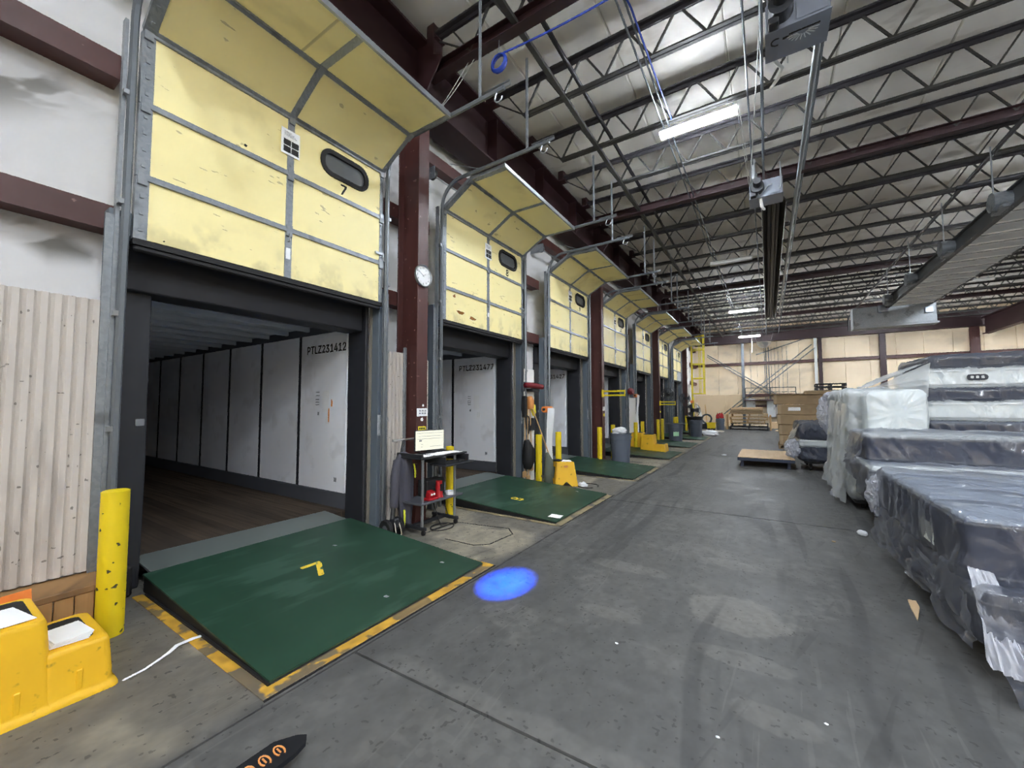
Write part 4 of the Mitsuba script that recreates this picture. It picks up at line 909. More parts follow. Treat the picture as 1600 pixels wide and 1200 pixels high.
def swing_arm(label, y, z, L):
    t = thing('swing_barrier', label, 'swing arm', 'yellow dock swing arms')
    for zz in (z - .06, z + .06): part(t, 'tube', B(-4.06, -4.06 + L, y - .018, y + .018, zz - .025, zz + .025, .004), 'm_ypaint')
    part(t, 'end_plate', [B(-4.08 + L, -4.05 + L, y - .02, y + .02, z - .09, z + .09, .004), B(-4.07, -4.03, y - .06, y + .06, z - .11, z + .11, .004)], 'm_ypaint')
    return t
swing_arm('yellow double-bar swing arm on the column between doors 9 and 10', 11.25, 1.93, .66)
swing_arm('yellow double-bar swing arm on the column at door 12, under a fan', 18.6, 1.66, .66)
def fan(name, label, c, r, stand):
    t = thing(name, label, 'fan')
    x, y, z = c
    rings = [tube(np.c_[x + q * r * np.cos(np.linspace(0, 6.283, 25)), np.full(25, y - .06 * (1 - q * q)), z + q * r * np.sin(np.linspace(0, 6.283, 25))], .006, 5, False) for q in (1, .82, .64, .46, .28)]
    spokes = [tube([(x + .1 * r * math.cos(a), y - .065, z + .1 * r * math.sin(a)), (x + r * math.cos(a), y, z + r * math.sin(a))], .005, 5) for a in np.arange(0, 6.2, .52)]
    part(t, 'guard', rings + spokes, 'm_rubber')
    part(t, 'rim', lathe([(r, -.02), (r + .015, -.02), (r + .015, .1), (r, .1), (r, -.02)], 28, (x, y, z), 'y'), 'm_cart', 40)
    part(t, 'blade', [prism([(.04, -.03), (r * .9, -.12 * r / .3), (r * .88, .13 * r / .3), (.04, .03)], .008, (x, y + .03, z), [math.cos(a), 0, math.sin(a)], [-math.sin(a), .0, math.cos(a)]) for a in (0, 2.09, 4.19)], 'm_scuff')
    part(t, 'motor', cyl((x, y - .06, z), (x, y + .2, z), .3 * r, 16), 'm_rubber')
    if stand == 'floor': part(t, 'stand', [cyl((x, y + .12, .03), (x, y + .12, z - .05), .025, 10), cyl((x, y + .12, 0), (x, y + .12, .04), .28, 20)], 'm_cart')
    else: part(t, 'stand', bar((x, y + .05, z - r - .02), (x, y + .05, stand), .03, .03), 'm_cart')
    return t
fan('fan', 'grey fan standing on the yellow swing arm at door 12', (-3.72, 18.55, 2.05), .27, 1.75)
fan('fan', 'black pedestal fan behind the third trash can', (-3.35, 22.9, 1.30), .36, 'floor')
fan('fan', 'chrome fan above the black pedestal fan', (-3.95, 24.3, 1.95), .28, 1.5)
solo('orange_tag', 'small orange card on the wall above the black pedestal fan', 'tag', B(-3.45, -3.28, 22.86, 22.87, 1.68, 1.82), 'm_orange')
solo('fan_shelf', 'dark shelf bracket holding the chrome fan on the last column', 'shelf', [B(-4.05, -3.7, 24.1, 24.5, 1.46, 1.5), bar((-4.2, 24.36, 1.2), (-3.8, 24.36, 1.46), .03, .03), B(-4.06, -3.98, 24.3, 24.38, 0, 1.46)], 'm_cart')

s2 = thing('stretch_wrap_roll', 'stretch wrap roll with a long white tail between dock doors 10 and 11', 'stretch wrap', 'stretch wrap rolls')
part(s2, 'roll', lathe([(.03, -.15), (.06, -.15), (.06, .15), (.03, .15), (.03, -.15)], 18, (-4.05, 14.75, 1.93), 'y'), 'm_orange', 40)
part(s2, 'core', cyl((-4.05, 14.55, 1.93), (-4.05, 14.95, 1.93), .026, 10), 'm_rubber')
part(s2, 'film', grid_mesh(np.stack([np.stack([-3.98 + .02 * np.sin(5 * fz + w), 14.9 - .36 * w - .1 * (1.95 - np.linspace(1.95, .3, 16)), np.linspace(1.95, .3, 16)], 1) for w in np.linspace(0, .9, 6)], 1)), 'm_bag', True)
part(s2, 'arm', bar((-4.36, 14.98, 1.93), (-4.02, 14.97, 1.93), .03, .03), 'm_steel')
solo('white_board', 'white board on the wall between dock doors 10 and 11', 'board', B(-4.30, -4.27, DY[3] + DW + .15, DY[4] - .15, .4, 1.85, .004), 'm_white')
solo('notice_card', 'white notice on the jamb above the stretch wrap between doors 10 and 11', 'notice', B(-4.364, -4.36, DY[3] + DW + .015, DY[3] + DW + .125, 2.0, 2.4), 'm_paper')
solo('rolled_awning', 'maroon bundle above the stretch wrap between doors 10 and 11', 'rolled cloth', blob((-4.16, 14.5, 2.08), (.09, .3, .12), 8), 'm_maroon')
solo('notice_card', 'small white square tag on the column between doors 9 and 10', 'notice', B(-4.06, -4.045, 11.26, 11.42, 1.42, 1.54), 'm_paper')
solo('round_sticker', 'yellow round tag below the white tag on the second column', 'sticker', lathe([(0, 0), (.05, 0), (.05, .01), (0, .01)], 16, (-4.058, 11.34, 1.3), 'x'), 'm_cyellow')
solo('notice_card', 'yellow label strip on the column between doors 11 and 12', 'notice', B(-4.06, -4.05, 18.57, 18.73, 1.24, 1.32), 'm_cyellow')

def far_stool(lab, x, y, hs, w, n):
    M = trimesh.transformations.rotation_matrix(math.radians(-90), Z_); M[:3, 3] = [x, y, 0]
    return step_stool('step_stool', lab, -w / 2, w / 2, -.38, .38, hs, .02, 'yellow step stools by the trash cans', M=M, flare=.03)
far_stool('yellow two-step stool in front, stepping down towards the aisle, before door 11', -3.25, 13.95, (.60, .30), .46, 0)
far_stool('yellow stool turned behind the two-step stool before door 11', -3.72, 14.40, (.62, .5), .42, 1)
bx = thing('cardboard_box', 'brown cardboard box stuffed with white paper behind the yellow stools', 'box')
part(bx, 'body', [B(-4.25, -3.80, 14.35, 14.37, .0, .45), B(-4.25, -3.80, 14.9, 14.92, 0, .45), B(-4.25, -4.23, 14.35, 14.92, 0, .45), B(-3.82, -3.80, 14.35, 14.92, 0, .45), B(-4.25, -3.8, 14.35, 14.92, 0, .02)], 'm_card')
part(bx, 'flap', [rot(B(-4.25, -3.80, 14.20, 14.36, .445, .452), X_, 35, (0, 14.36, .45)), rot(B(-3.82, -3.66, 14.35, 14.92, .445, .452), Y_, 40, (-3.82, 0, .45))], 'm_card')
solo('paper_stack', 'crumpled white papers in the cardboard box behind the yellow stools', 'papers', blob((-4.02, 14.63, .43), (.2, .25, .12), 5), 'm_bag')

# ladder with cage, at the far end of the dock wall
ld = thing('caged_ladder', 'yellow caged ladder rising at the far end of the dock wall', 'ladder')
ly = 30.2
for y in (ly - .22, ly + .22): part(ld, 'rail', B(-4.42, -4.36, y - .03, y + .03, .5, 6.9, .004), 'm_cyellow')
part(ld, 'lower_guard', B(-4.35, -4.32, ly - .25, ly + .25, .3, 2.1, .004), 'm_cyellow')
for z in np.arange(.6, 6.9, .3): part(ld, 'rung', cyl((-4.39, ly - .22, z), (-4.39, ly + .22, z), .016, 8), 'm_cyellow')
ca_ = np.linspace(-1.75, 1.75, 7)
cyl_pt = lambda a: (-4.36 + .78 * max(0, math.cos(a / 1.75 * math.pi / 2)) ** .7, ly + .42 * math.sin(a / 1.75 * math.pi / 2))
for z in (2.35, 3.4, 4.4, 5.4, 6.4): part(ld, 'cage_hoop', tube([(*cyl_pt(a), z) for a in np.linspace(-1.75, 1.75, 17)], .035, 6), 'm_cyellow')
for a in ca_[1:-1]: part(ld, 'cage_bar', B(cyl_pt(a)[0] - .02, cyl_pt(a)[0] + .02, cyl_pt(a)[1] - .03, cyl_pt(a)[1] + .03, 2.33, 6.42), 'm_cyellow')
wp = thing('insulation_sheet', 'tall white panel hanging beside the last column near the yellow ladder', 'panel')
part(wp, 'sheet', rot(B(-4.30, -4.22, 26.5, 28.0, 2.85, 5.25, .01), X_, 2, (0, 27, 2.9)), 'm_white')
part(wp, 'bracket', [B(WALL + .005, -4.28, 27.0, 27.08, z, z + .05) for z in (3.5, 4.8)], 'm_steel')
part(wp, 'bolt', [cyl((-4.23, 27.2, z), (-4.20, 27.2, z), .03, 8) for z in (3.3, 3.9, 4.6)], 'm_scuff')
# ------------------------------------------------------------------ far wall
for z in (4.42, 2.15):
    solo('end_wall_girt', 'long maroon girt across the middle of the far cream wall' if z > 3 else 'low maroon girt on the far cream wall behind the grey cabinets', 'girt', [B(-1.5 if z < 3 else WALL + .1, 15.9, FAR - .2, FAR - .01, z, z + .02), B(-1.5 if z < 3 else WALL + .1, 15.9, FAR - .2, FAR - .18, z, z + .2)], 'm_red')
solo('end_wall_girt', 'lowest maroon girt on the far cream wall between the grey cabinets', 'girt', B(-1.0, 2.6, FAR - .2, FAR - .02, 1.42, 1.58), 'm_red')
pw = thing('plywood_lining', 'tan board lining at the foot of the far wall beside the yellow ladder', 'wall lining')
for a, b in ((-4.6, -2.60), (-2.59, -1.46)): part(pw, 'board', B(a, b, FAR - .05, FAR - .02, .0, 2.3, .004), 'm_plywall')
for i, (x, w, c) in enumerate(((-1.42, .18, 'm_track'), (2.78, .16, 'm_cabinet'), (3.02, .2, 'm_reddark'), (6.1, .3, 'm_reddark'), (10.0, .4, 'm_red'))):
    lab = ['pale grey post on the far wall behind the pallet stack', 'white downpipe beside the dark post on the far wall', 'dark post beside the white downpipe on the far wall', 'dark double post on the far wall left of the top wrapped mattress', 'maroon post at the right of the far wall above the mattresses'][i]
    solo('end_wall_post', lab, 'post', [B(x - w / 2, x + w / 2, FAR - .30, FAR - .28, 0, 6.0), B(x - w / 2, x + w / 2, FAR - .22, FAR - .20, 0, 6.0), B(x - .02, x + .02, FAR - .29, FAR - .21, 0, 6.0)], c)
for i, (p, q) in enumerate((((-3.7, 5.3), (.95, 2.0)), ((-3.7, 5.15), (.6, 2.0)), ((-2.7, .9), (2.6, 5.6)), ((-2.4, .9), (2.75, 5.35)), ((-.6, 5.1), (2.2, 6.0)))):
    solo('bracing_rod', ['upper falling rod', 'lower falling rod', 'upper rising rod', 'lower rising rod', 'short rod near the beam'][i] + ' of the crossed wind bracing on the far wall', 'brace rod', cyl((p[0], FAR - .36, p[1]), (q[0], FAR - .36, q[1]), .028, 8), 'm_track')
for i, x in enumerate((-.95, .0, .15, .3, .5, .72, .95, 1.2, -.1)):
    z0_ = 1.9 if i != 1 else .9
    solo('wall_conduit', f'thin grey conduit on the far wall above the grey cabinets, {["leftmost", "third from the left, thick", "fourth from the left, thick", "fifth from the left", "sixth from the left", "seventh from the left", "eighth from the left", "rightmost", "second from the left"][i]}', 'conduit', cyl((x, FAR - .12, z0_), (x, FAR - .12, 5.6), .03 if i in (1, 2) else .014, 6), 'm_track', False, 'conduits on the far wall')
rl = thing('guard_rail', 'thin dark guard rail high before the far wall, right of the pallet stack', 'rail')
for z in (2.45, 2.75): part(rl, 'rail', cyl((-1.3, FAR - .9, z), (1.6, FAR - .9, z), .025, 8), 'm_joist')
for x in (-1.3, .2, 1.6): part(rl, 'post', cyl((x, FAR - .9, 1.9), (x, FAR - .9, 2.75), .025, 8), 'm_joist')
part(rl, 'ledge', B(-1.4, 1.7, FAR - 1.0, FAR - .02, 1.86, 1.94), 'm_reddark')
for i, (x0, x1, z0_, z1_) in enumerate(((-1.28, -.72, 1.25, 2.0), (-.05, .46, .72, 1.92), (.50, .8, .75, 1.8))):
    c = thing('electrical_cabinet', ['small grey electrical cabinet above the pallet stack', 'tall pale grey electrical cabinet right of the pallet stack', 'narrow pale cabinet beside the tall grey one'][i], 'cabinet')
    part(c, 'body', B(x0, x1, FAR - .62, FAR - .36, z0_, z1_, .01), 'm_greybox')
    part(c, 'door', B(x0 + .03, x1 - .03, FAR - .64, FAR - .62, z0_ + .03, z1_ - .03, .006), 'm_greybox')
    part(c, 'handle', B(x1 - .10, x1 - .07, FAR - .66, FAR - .64, (z0_ + z1_) / 2 - .08, (z0_ + z1_) / 2 + .08), 'm_joist')
    part(c, 'support', B((x0 + x1) / 2 - .04, (x0 + x1) / 2 + .04, FAR - .36, FAR - .01, z0_, z1_), 'm_track')
mi_ = thing('dome_mirror', 'half-dome safety mirror hanging before the far wall beam', 'mirror')
part(mi_, 'dome', lathe([(0, -.42), (.15, -.39), (.30, -.29), (.40, -.14), (.43, 0), (.42, 0), (.39, -.13), (.29, -.28), (.14, -.38), (0, -.41)], 28, (-.1, 31.98, 5.85)), 'm_mirror', True)
part(mi_, 'chain', [cyl((-.1 + s * .40, 31.98, 5.85), (-.1 + s * .7, 31.98, 7.05), .008, 5) for s in (-1, 1)], 'm_galv')
solo('light_switch_pole', 'short white tube hanging under the farthest small lit lamp', 'tube', [cyl((-.75, 30.3, 5.0), (-.75, 30.3, 5.75), .035, 8), cyl((-.75, 30.3, 5.75), (-.75, 30.5, 7.0), .008, 6)], 'm_lampbody')

# pallets
def pallet(label, x, y, z, w=1.2, d=1.0, mat='m_pallet', name='pallet', group=None, th=.135):
    t = thing(name, label, 'pallet', group)
    n = 6
    for i in range(n):
        u = y - d / 2 + .05 + (d - .1) * i / (n - 1)
        part(t, 'top_board', B(x - w / 2, x + w / 2, u - .045, u + .045, z + th - .02, z + th), mat)
    for u in (-d / 2 + .06, 0, d / 2 - .06): part(t, 'bottom_board', B(x - w / 2, x + w / 2, y + u - .05, y + u + .05, z, z + .018), mat)
    for u in (-w / 2 + .03, 0, w / 2 - .03): part(t, 'stringer', B(x + u - .03, x + u + .03, y - d / 2, y + d / 2, z + .018, z + th - .02), mat)
    return t
for i in range(5):
    pallet(f'{"dark" if i < 2 else "pale"} wooden pallet, {["bottom", "second", "third", "fourth", "top"][i]} of the stack by the far wall', -1.05 + .06 * math.sin(i * 2.1), 29.6, .205 * i, 2.1 - .1 * (i % 3), 1.1, 'm_cart' if i < 2 else 'm_pallet', group='pallets stacked by the far wall', th=.20)
lb_ = thing('board_pack', 'thick flat pack of pale boards on top of the far pallet stack', 'board pack')
for i in range(3): part(lb_, 'board', B(-2.05 + .03 * i, -.28 + .02 * i, 29.1, 30.1, 1.027 + .13 * i, 1.15 + .13 * i, .008), 'm_ply' if i == 2 else 'm_card')
for i, x in enumerate((-2.25, .12)): solo('rack_upright', f'wooden upright at the {"left" if i == 0 else "right"} end of the far pallet stack', 'upright', B(x - .05, x + .05, 29.2, 29.9, 0, .95, .006), 'm_pallet')
solo('cardboard_sheet', 'flat pale cardboard on the floor right of the far pallet stack', 'cardboard', B(.35, 1.0, 28.6, 29.3, 0, .03), 'm_ply')
solo('cardboard_box', 'tan cardboard box on the floor below the tall grey cabinet', 'box', [B(.1, .75, 31.6, 32.2, 0, .42, .008), B(.1, .75, 31.88, 31.92, .42, .424)], 'm_ply')
for i, (dx, dy) in enumerate(((-.13, 0), (.1, .04), (.0, -.1))):
    j = thing('fuel_jug', ['left red jug', 'right red jug', 'front red jug'][i] + ' standing on the farthest trash can', 'jug', 'red jugs on the far trash can')
    x, y = -2.55 + dx, 28.3 + dy
    part(j, 'body', lathe([(0, 0), (.10, .01), (.105, .05), (.105, .2), (.06, .27), (.035, .28), (.035, .34), (0, .34)], 14, (x, y, .70 + .03 * i)), 'm_redplastic', 40)
    part(j, 'cap', cyl((x, y, 1.03 + .03 * i), (x, y, 1.07 + .03 * i), .04, 10), 'm_white' if i == 2 else 'm_redplastic')
solo('can_lid', 'grey lid plate laid over the farthest trash can', 'lid', cyl((-2.55, 28.3, .715), (-2.55, 28.3, .70), .27, 24), 'm_bin')
yb = thing('mop_bucket', 'yellow mop bucket on the floor before the tan board lining', 'bucket')
part(yb, 'tub', [B(-3.25, -2.8, 27.8, 28.2, .10, .46, .03), B(-3.30, -2.75, 27.76, 28.24, .43, .47, .01)], 'm_ypaint')
for x in (-3.18, -2.88):
    for y in (27.9, 28.1): part(yb, 'caster', cyl((x, y - .02, .05), (x, y + .02, .05), .05, 12), 'm_rubber')
hr = thing('hose_reel', 'grey coiled hose behind the yellow mop bucket', 'hose')
part(hr, 'loop', [tube(np.c_[-3.4 + (.3 - .02 * (i // 2)) * np.cos(np.linspace(0, 6.283, 25)), np.full(25, 29.0 + .05 * (i % 3)), .66 + (.3 - .02 * (i // 2)) * np.sin(np.linspace(0, 6.283, 25))], .035, 6, False) for i in range(6)], 'm_scuff')
part(hr, 'stand', B(-3.7, -3.1, 28.95, 29.2, 0, .34, .02), 'm_cart')
for i, (x, h, a, m) in enumerate(((-4.0, 1.75, 8, 'm_white'), (-3.8, 1.5, 14, 'm_bag'), (-3.6, 1.6, 4, 'm_wood'), (-4.1, 1.3, 18, 'm_galv'))):
    solo('leaning_pole', ['white pole', 'broad white plastic strip', 'wooden broom', 'short metal bar'][i] + ' leaning in the far corner beside the ladder', 'pole', rot(B(x - .03 - .06 * (i == 1), x + .03 + .06 * (i == 1), 31.0, 31.06, 0, h, .008), Y_, -a, (x, 31, 0)), m)
solo('white_bundle', 'white plastic bundle on the floor beside the third trash can', 'plastic bundle', blob((-2.55, 22.9, .12), (.38, .35, .16), 9), 'm_bag')
solo('pale_mat', 'pale flat sheet on the floor beyond the third trash can', 'mat', B(-3.6, -2.2, 26.0, 26.9, 0, .02), 'm_corr')

# ------------------------------------------------------------------ heaters
def heater(label, x0, x1, y0, z, tube_to, tube_x, decal):
    t = thing('tube_heater', label, 'tube heater')
    part(t, 'burner_box', [B(x0, x1, y0, y0 + .45, z, z + .34, .008), B(x0 - .01, x1 + .01, y0 - .004, y0 + .46, z - .006, z + .004)], 'm_heater')
    part(t, 'blower', [cyl((x0 + .14, y0 - .16, z + .17), (x0 + .14, y0 + .02, z + .17), .12, 20), cyl((x0 + .14, y0 - .34, z + .20), (x0 + .14, y0 - .14, z + .2), .07, 14), B(x0 + .02, x0 + .12, y0 - .12, y0, z + .0, z + .08, .008)], 'm_cart', 40)
    part(t, 'motor_plate', B(x0 + .28, x1 - .02, y0 - .012, y0 - .004, z + .02, z + .32, .003), 'm_heater')
    part(t, 'elbow', tube([(x0 + .10, y0 - .05, z + .3), (x0 + .08, y0 - .1, z + .42), (x0 + .08, y0 - .1, z + .75)], .05, 10), 'm_galv', True)
    if decal:
        part(t, 'decal', [tube(np.c_[x0 + .10 + .05 * np.cos(a), y0 + .17 + .05 * np.sin(a), 0 * a + z - .008], .008, 5, False) for a in (np.linspace(1.2, 5.2, 10),)] + [B(x0 + .16, x0 + .22, y0 + .14, y0 + .17, z - .009, z - .0065), B(x0 + .22, x0 + .50, y0 + .115, y0 + .135, z - .009, z - .0065)], 'm_ink')
        part(t, 'decal_ray', [bar((x0 + .35 + .05 * math.cos(a), y0 + .15 + .04 * math.sin(a), z - .010), (x0 + .35 + .15 * math.cos(a), y0 + .15 + .12 * math.sin(a), z - .010), .012, .002) for a in np.linspace(.1, 3.0, 10)], 'm_bag')
    if tube_to:
        a, b = sorted((y0 + .45, tube_to)) if tube_to > y0 else (tube_to, y0)
        xc = tube_x
        prof = [(-.22, .02), (-.20, .0), (-.11, .20), (.11, .20), (.20, .0), (.22, .02), (.12, .225), (-.12, .225)]
        part(t, 'reflector', prism(prof, b - a, (xc, b, z - .02), X_, Z_), 'm_tube')
        part(t, 'tube', cyl((xc, a, z + .09), (xc, b, z + .09), .05, 14), 'm_tube', True)
        part(t, 'gas_line', cyl((xc - .21, a, z + .05), (xc - .21, b, z + .05), .02, 8), 'm_convpan', True)
    part(t, 'chain', [cyl((x, y, z + .3), (x + .01, y, 6.45), .009, 5) for x, y in ((x0 + .02, y0 + .06), (x1 - .03, y0 + .06), (x0 + .02, y0 + .40), (x1 - .03, y0 + .40))], 'm_galv')
    return t
heater('nearest grey tube heater burner box at the top, with a sun decal underneath', .11, .69, 5.2, 5.8, None, .40, True)
h2 = heater('long dark tube heater hanging along the aisle with its grey burner box', -.19, .38, 9.35, 5.80, 23.6, .24, False)
part(h2, 'cap', [tube([(-.0, 9.4, 5.80), (.02, 9.5, 5.66), (.06, 9.8, 5.72)], .03, 6)], 'm_white')
part(h2, 'flex_line', [tube([(-.05, 9.3, 6.3), (-.06, 9.28, 5.95), (-.02, 9.3, 5.8), (.12, 9.3, 5.95), (.2, 9.3, 6.0)], .012, 6), tube([(.34, 9.3, 6.4), (.36, 9.25, 6.0), (.33, 9.3, 5.85)], .012, 6)], 'm_galv', True)
solo('exhaust_pipe', 'long shiny pipe running beside the heater from the nearest burner box', 'pipe', tube([(.62, 5.5, 5.84), (.60, 12, 5.84), (.58, 22.5, 5.84)], .035, 12), 'm_galv', True)
solo('pull_chain', 'long chain hanging down beside the big lit lamp to the heater box', 'chain', [cyl((.05, 5.9, 6.45), (-.17, 9.3, 6.05), .009, 5), cyl((-.28, 7.2, 6.45), (-.19, 9.3, 6.1), .006, 5), cyl((-.25, 7.2, 6.45), (-.16, 9.3, 6.1), .006, 5)], 'm_lampbody')
solo('cable_clamp', 'loose grey clamp and wire hanging under the nearest burner box', 'clamp', [tube([(.17, 5.63, 6.08), (.20, 5.8, 5.9), (.28, 5.9, 5.84), (.24, 6.0, 5.80), (.15, 6.05, 5.72)], .022, 7), tube([(.25, 5.75, 6.0), (.33, 5.8, 5.92), (.34, 5.9, 5.88)], .01, 6)], 'm_lampbody', True)

# ------------------------------------------------------------------ overhead conveyor with ribbed pan
oc = thing('overhead_conveyor', 'suspended overhead conveyor with a ribbed white underside, upper right', 'conveyor')
y0c, y1c, zc = 3.0, 18.9, 5.0
for i in range(int((y1c - y0c) / .62)):
    ya = y0c + .62 * i
    part(oc, 'pan_panel', [B(3.70, 4.74, ya + .004, ya + .612, zc, zc + .006), B(3.70, 4.74, ya + .004, ya + .010, zc - .03, zc), B(3.70, 4.74, ya + .60, ya + .606, zc - .03, zc), B(3.70, 4.74, ya + .16, ya + .20, zc - .012, zc)], 'm_convpan', label='white underside pan panel')
    part(oc, 'pan_rib', B(3.70, 4.74, ya + .608, ya + .626, zc - .035, zc + .02), 'm_steel')
part(oc, 'side_beam', [B(3.66, 3.70, y0c, y1c, zc - .02, zc + .31, .004), B(3.60, 3.70, y0c, y1c, zc + .29, zc + .31), B(3.60, 3.70, y0c, y1c, zc - .02, zc)], 'm_convside')
part(oc, 'side_beam', [B(4.74, 4.78, y0c, y1c, zc - .02, zc + .30, .004)], 'm_convside')
for y in (10.4, 12.9, 15.6, 18.2):
    q = part(oc, 'roller_motor', [cyl((3.44, y, zc + .16), (3.66, y, zc + .16), .17, 18), B(3.50, 3.66, y - .22, y + .22, zc - .02, zc + .04, .01)], 'm_steel', 40)
    part(oc, 'hanger', [cyl((x, y + .6, zc + .3), (x, y + .6, 6.45), .012, 6) for x in (3.68, 4.76)], 'm_galv')
part(oc, 'edge_clip', [B(4.78, 4.84, y - .1, y + .1, zc - .02, zc + .05, .01) for y in (9.2, 10.6, 11.8, 12.9, 15.8, 18)], 'm_galv')
part(oc, 'drive_end', [B(2.72, 4.9, y1c, y1c + .5, zc - .60, zc + .10, .012), B(2.72, 4.95, y1c - .02, y1c + .52, zc - .66, zc - .60, .004)], 'm_steel', label='grey sheet-metal end housing')
part(oc, 'drive_box', [B(3.4, 3.66, y1c - .12, y1c, zc - .15, zc + .10, .01), cyl((3.52, y1c - .16, zc - .02), (3.52, y1c - .1, zc - .02), .08, 16), B(4.6, 4.8, y1c - .08, y1c, zc - .3, zc - .1, .008)], 'm_heater')

# ------------------------------------------------------------------ goods on the right: platform cart, boxes
pl = thing('platform_cart', 'low dark blue platform cart with a bare plywood top in the aisle', 'platform cart')
part(pl, 'plywood_top', B(-.70, .52, 11.95, 14.0, .235, .255, .004), 'm_ply', label='pale plywood top sheet')
part(pl, 'frame', [B(-.70, .52, 11.93, 11.98, .16, .235, .004), B(-.70, .52, 13.97, 14.02, .16, .235, .004), B(-.70, -.65, 11.98, 13.97, .16, .235), B(.47, .52, 11.98, 13.97, .16, .235)], 'm_cartblue')
for x in (-.60, .40):
    for y in (12.05, 13.9): part(pl, 'leg', B(x - .035, x + .035, y - .035, y + .035, .0, .16, .004), 'm_cartblue')

bp = pallet('dark pallet under the stack of flat brown boxes', 1.2, 18.3, 0, 1.8, 1.6, 'm_card')
for i in range(5):
    z = .14 + .365 * i; off = [.05, .03, .0, .02, -.10][i]
    t = thing('cardboard_box', f'flat brown cardboard box, {["bottom", "second from bottom", "middle", "fourth, labelled white", "topmost"][i]} of the stack behind the mattresses', 'box', 'flat brown boxes in the stack')
    part(t, 'body', B(.30 + off, 2.25 + off, 17.5, 19.2, z, z + .355, .012), 'm_card')
    part(t, 'tape_flap', [B(.29 + off, .295 + off + .09, 17.49, 17.5, z + .02, z + .34), B(.285 + off, .30 + off, 17.49, 17.9, z + .02, z + .34)], 'm_flap')
    if i == 4: part(t, 'lid_edge', [B(.20 + off, 2.3 + off, 17.4, 19.25, z + .355, z + .375, .004), B(1.55, 1.565, 17.494, 17.5, z, z + .355)], 'm_flap')
    if i == 3: part(t, 'label', B(.62, .98, 17.494, 17.499, z + .14, z + .26), 'm_paper', label='white paper label')
t = thing('cardboard_stack', 'tall pale carton stack behind the flat boxes carrying a dark pallet', 'carton stack')
for i in range(4): part(t, 'carton', B(1.4, 3.9, 21.4, 22.6, .55 * i, .55 * i + .545, .012), 'm_card')
for i, z in enumerate((2.2, 2.36)): pallet(['dark pallet lying on the carton stack against the far wall view', 'upper dark pallet on the carton stack'][i], 2.3, 22.0, z, 1.02, .9, 'm_cart', group='dark pallets on the cartons')

# ------------------------------------------------------------------ wrapped mattresses
def ridge(q, seed, sharp, k=2.4):
    return (1 - np.abs(2 * meshkit.fbm(q, 2, seed=seed) - 1) * k).clip(0, 1) ** sharp

def film_mesh(lo, hi, off, amp, seed, step=.022, r=.06, turn=(0, 0, 0)):
    """Loose film round a box: long creases that run along the top and down the sides, short gathers at the upper edges."""
    lo, hi = np.array(lo) - off, np.array(hi) + off
    m, nrm = rbox(lo, hi, r, step)
    v = m.vertices
    warp = .22 * (np.stack([meshkit.noise(v * 1.7 + s + seed) for s in (0, 11, 23)], 1) - .5)
    w = np.abs(nrm) ** 2; w /= w.sum(1, keepdims=True)
    u = v + warp; d = 0
    for k, F in enumerate(((1, 5.5, 1.6), (5.5, 1, 1.6), (1.3, 5.0, 1))):
        a, c, e = u[:, 0], u[:, 1], u[:, 2]
        q = np.stack([a + (.35 * e if k == 1 else 0) + .22 * c * (k == 2), c + (.35 * e if k == 0 else 0) + .2 * a * (k == 2), e], 1) * F
        d = d + w[:, k] * (ridge(q + seed * 3.7, seed, 2.2) + .45 * ridge(q * 2.3 + seed, seed + 5, 1.6))
    d = amp * (d + .7 * (meshkit.noise(v * 4 + seed) - .5))
    edge = np.exp(-((hi[2] - v[:, 2]) / .07) ** 2) * np.minimum(1, (w[:, 0] + w[:, 1]) * 2.5)
    s = np.where(w[:, 0] > w[:, 1], v[:, 1], v[:, 0])
    d = d + .55 * amp * edge * ridge(np.stack([s * 13, v[:, 2] * 3, 0 * s + seed], 1), seed + 2, 1.2)
    m.vertices = v + nrm * d[:, None]
    return m

def mattress(label, lo, hi, side, top, seed, group='wrapped mattresses', film=True, amp=.016, r=.05, flow=(1, 1, 1), piping=True, name='wrapped_mattress', cat_='mattress', star=None):
    t = thing(name, label, cat_, group)
    lo, hi = np.array(lo, float), np.array(hi, float)
    m, nrm = rbox(lo, hi, r, .08)
    m.vertices = m.vertices + nrm * (.01 * (meshkit.noise(m.vertices * 5 + seed) - .5))[:, None]
    up = (m.triangles_center[:, 2] > hi[2] - r * .55)
    a = m.submesh([np.where(~up)[0]], append=True); b = m.submesh([np.where(up)[0]], append=True)
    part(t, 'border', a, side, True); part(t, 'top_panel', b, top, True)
    if piping:
        for z in (lo[2] + r * .8, hi[2] - r * .8):
            c = rrect(lo[0], lo[1], hi[0], hi[1], r); xy = np.array(c.exterior.coords)
            part(t, 'piping', tube(np.c_[xy, np.full(len(xy), z)], .008, 6, False), 'm_greyside', True)
    if film and star:
        m = film_mesh(lo, hi, .012, amp * .5, seed, r=r + .012)
        v = m.vertices; dx, dz = v[:, 0] - star[0], v[:, 2] - star[1]
        ang, rad = np.arctan2(dz, dx), np.hypot(dx, dz)
        rg = ridge(np.stack([np.cos(ang) * 3.2, np.sin(ang) * 3.2, rad * 1.2 + 4], 1), 77, 1.5) + .5 * ridge(np.stack([np.cos(ang) * 7, np.sin(ang) * 7, rad * 2 + 9], 1), 78, 1.5)
        v[:, 1] -= np.where(v[:, 1] < lo[1] + .02, .03 * rg * np.clip(rad * 6, .2, 1), 0)
        m.vertices = v
        part(t, 'plastic_wrap', m, 'm_filmlight', True, label='clear plastic wrap with star-shaped creases')
    elif film: part(t, 'plastic_wrap', film_mesh(lo, hi, .012, amp * 1.7, seed, r=r + .012), 'm_filmlight' if side in ('m_mattress', 'm_mattgrey') else 'm_film', True, label='clear wrinkled plastic wrap')
    return t

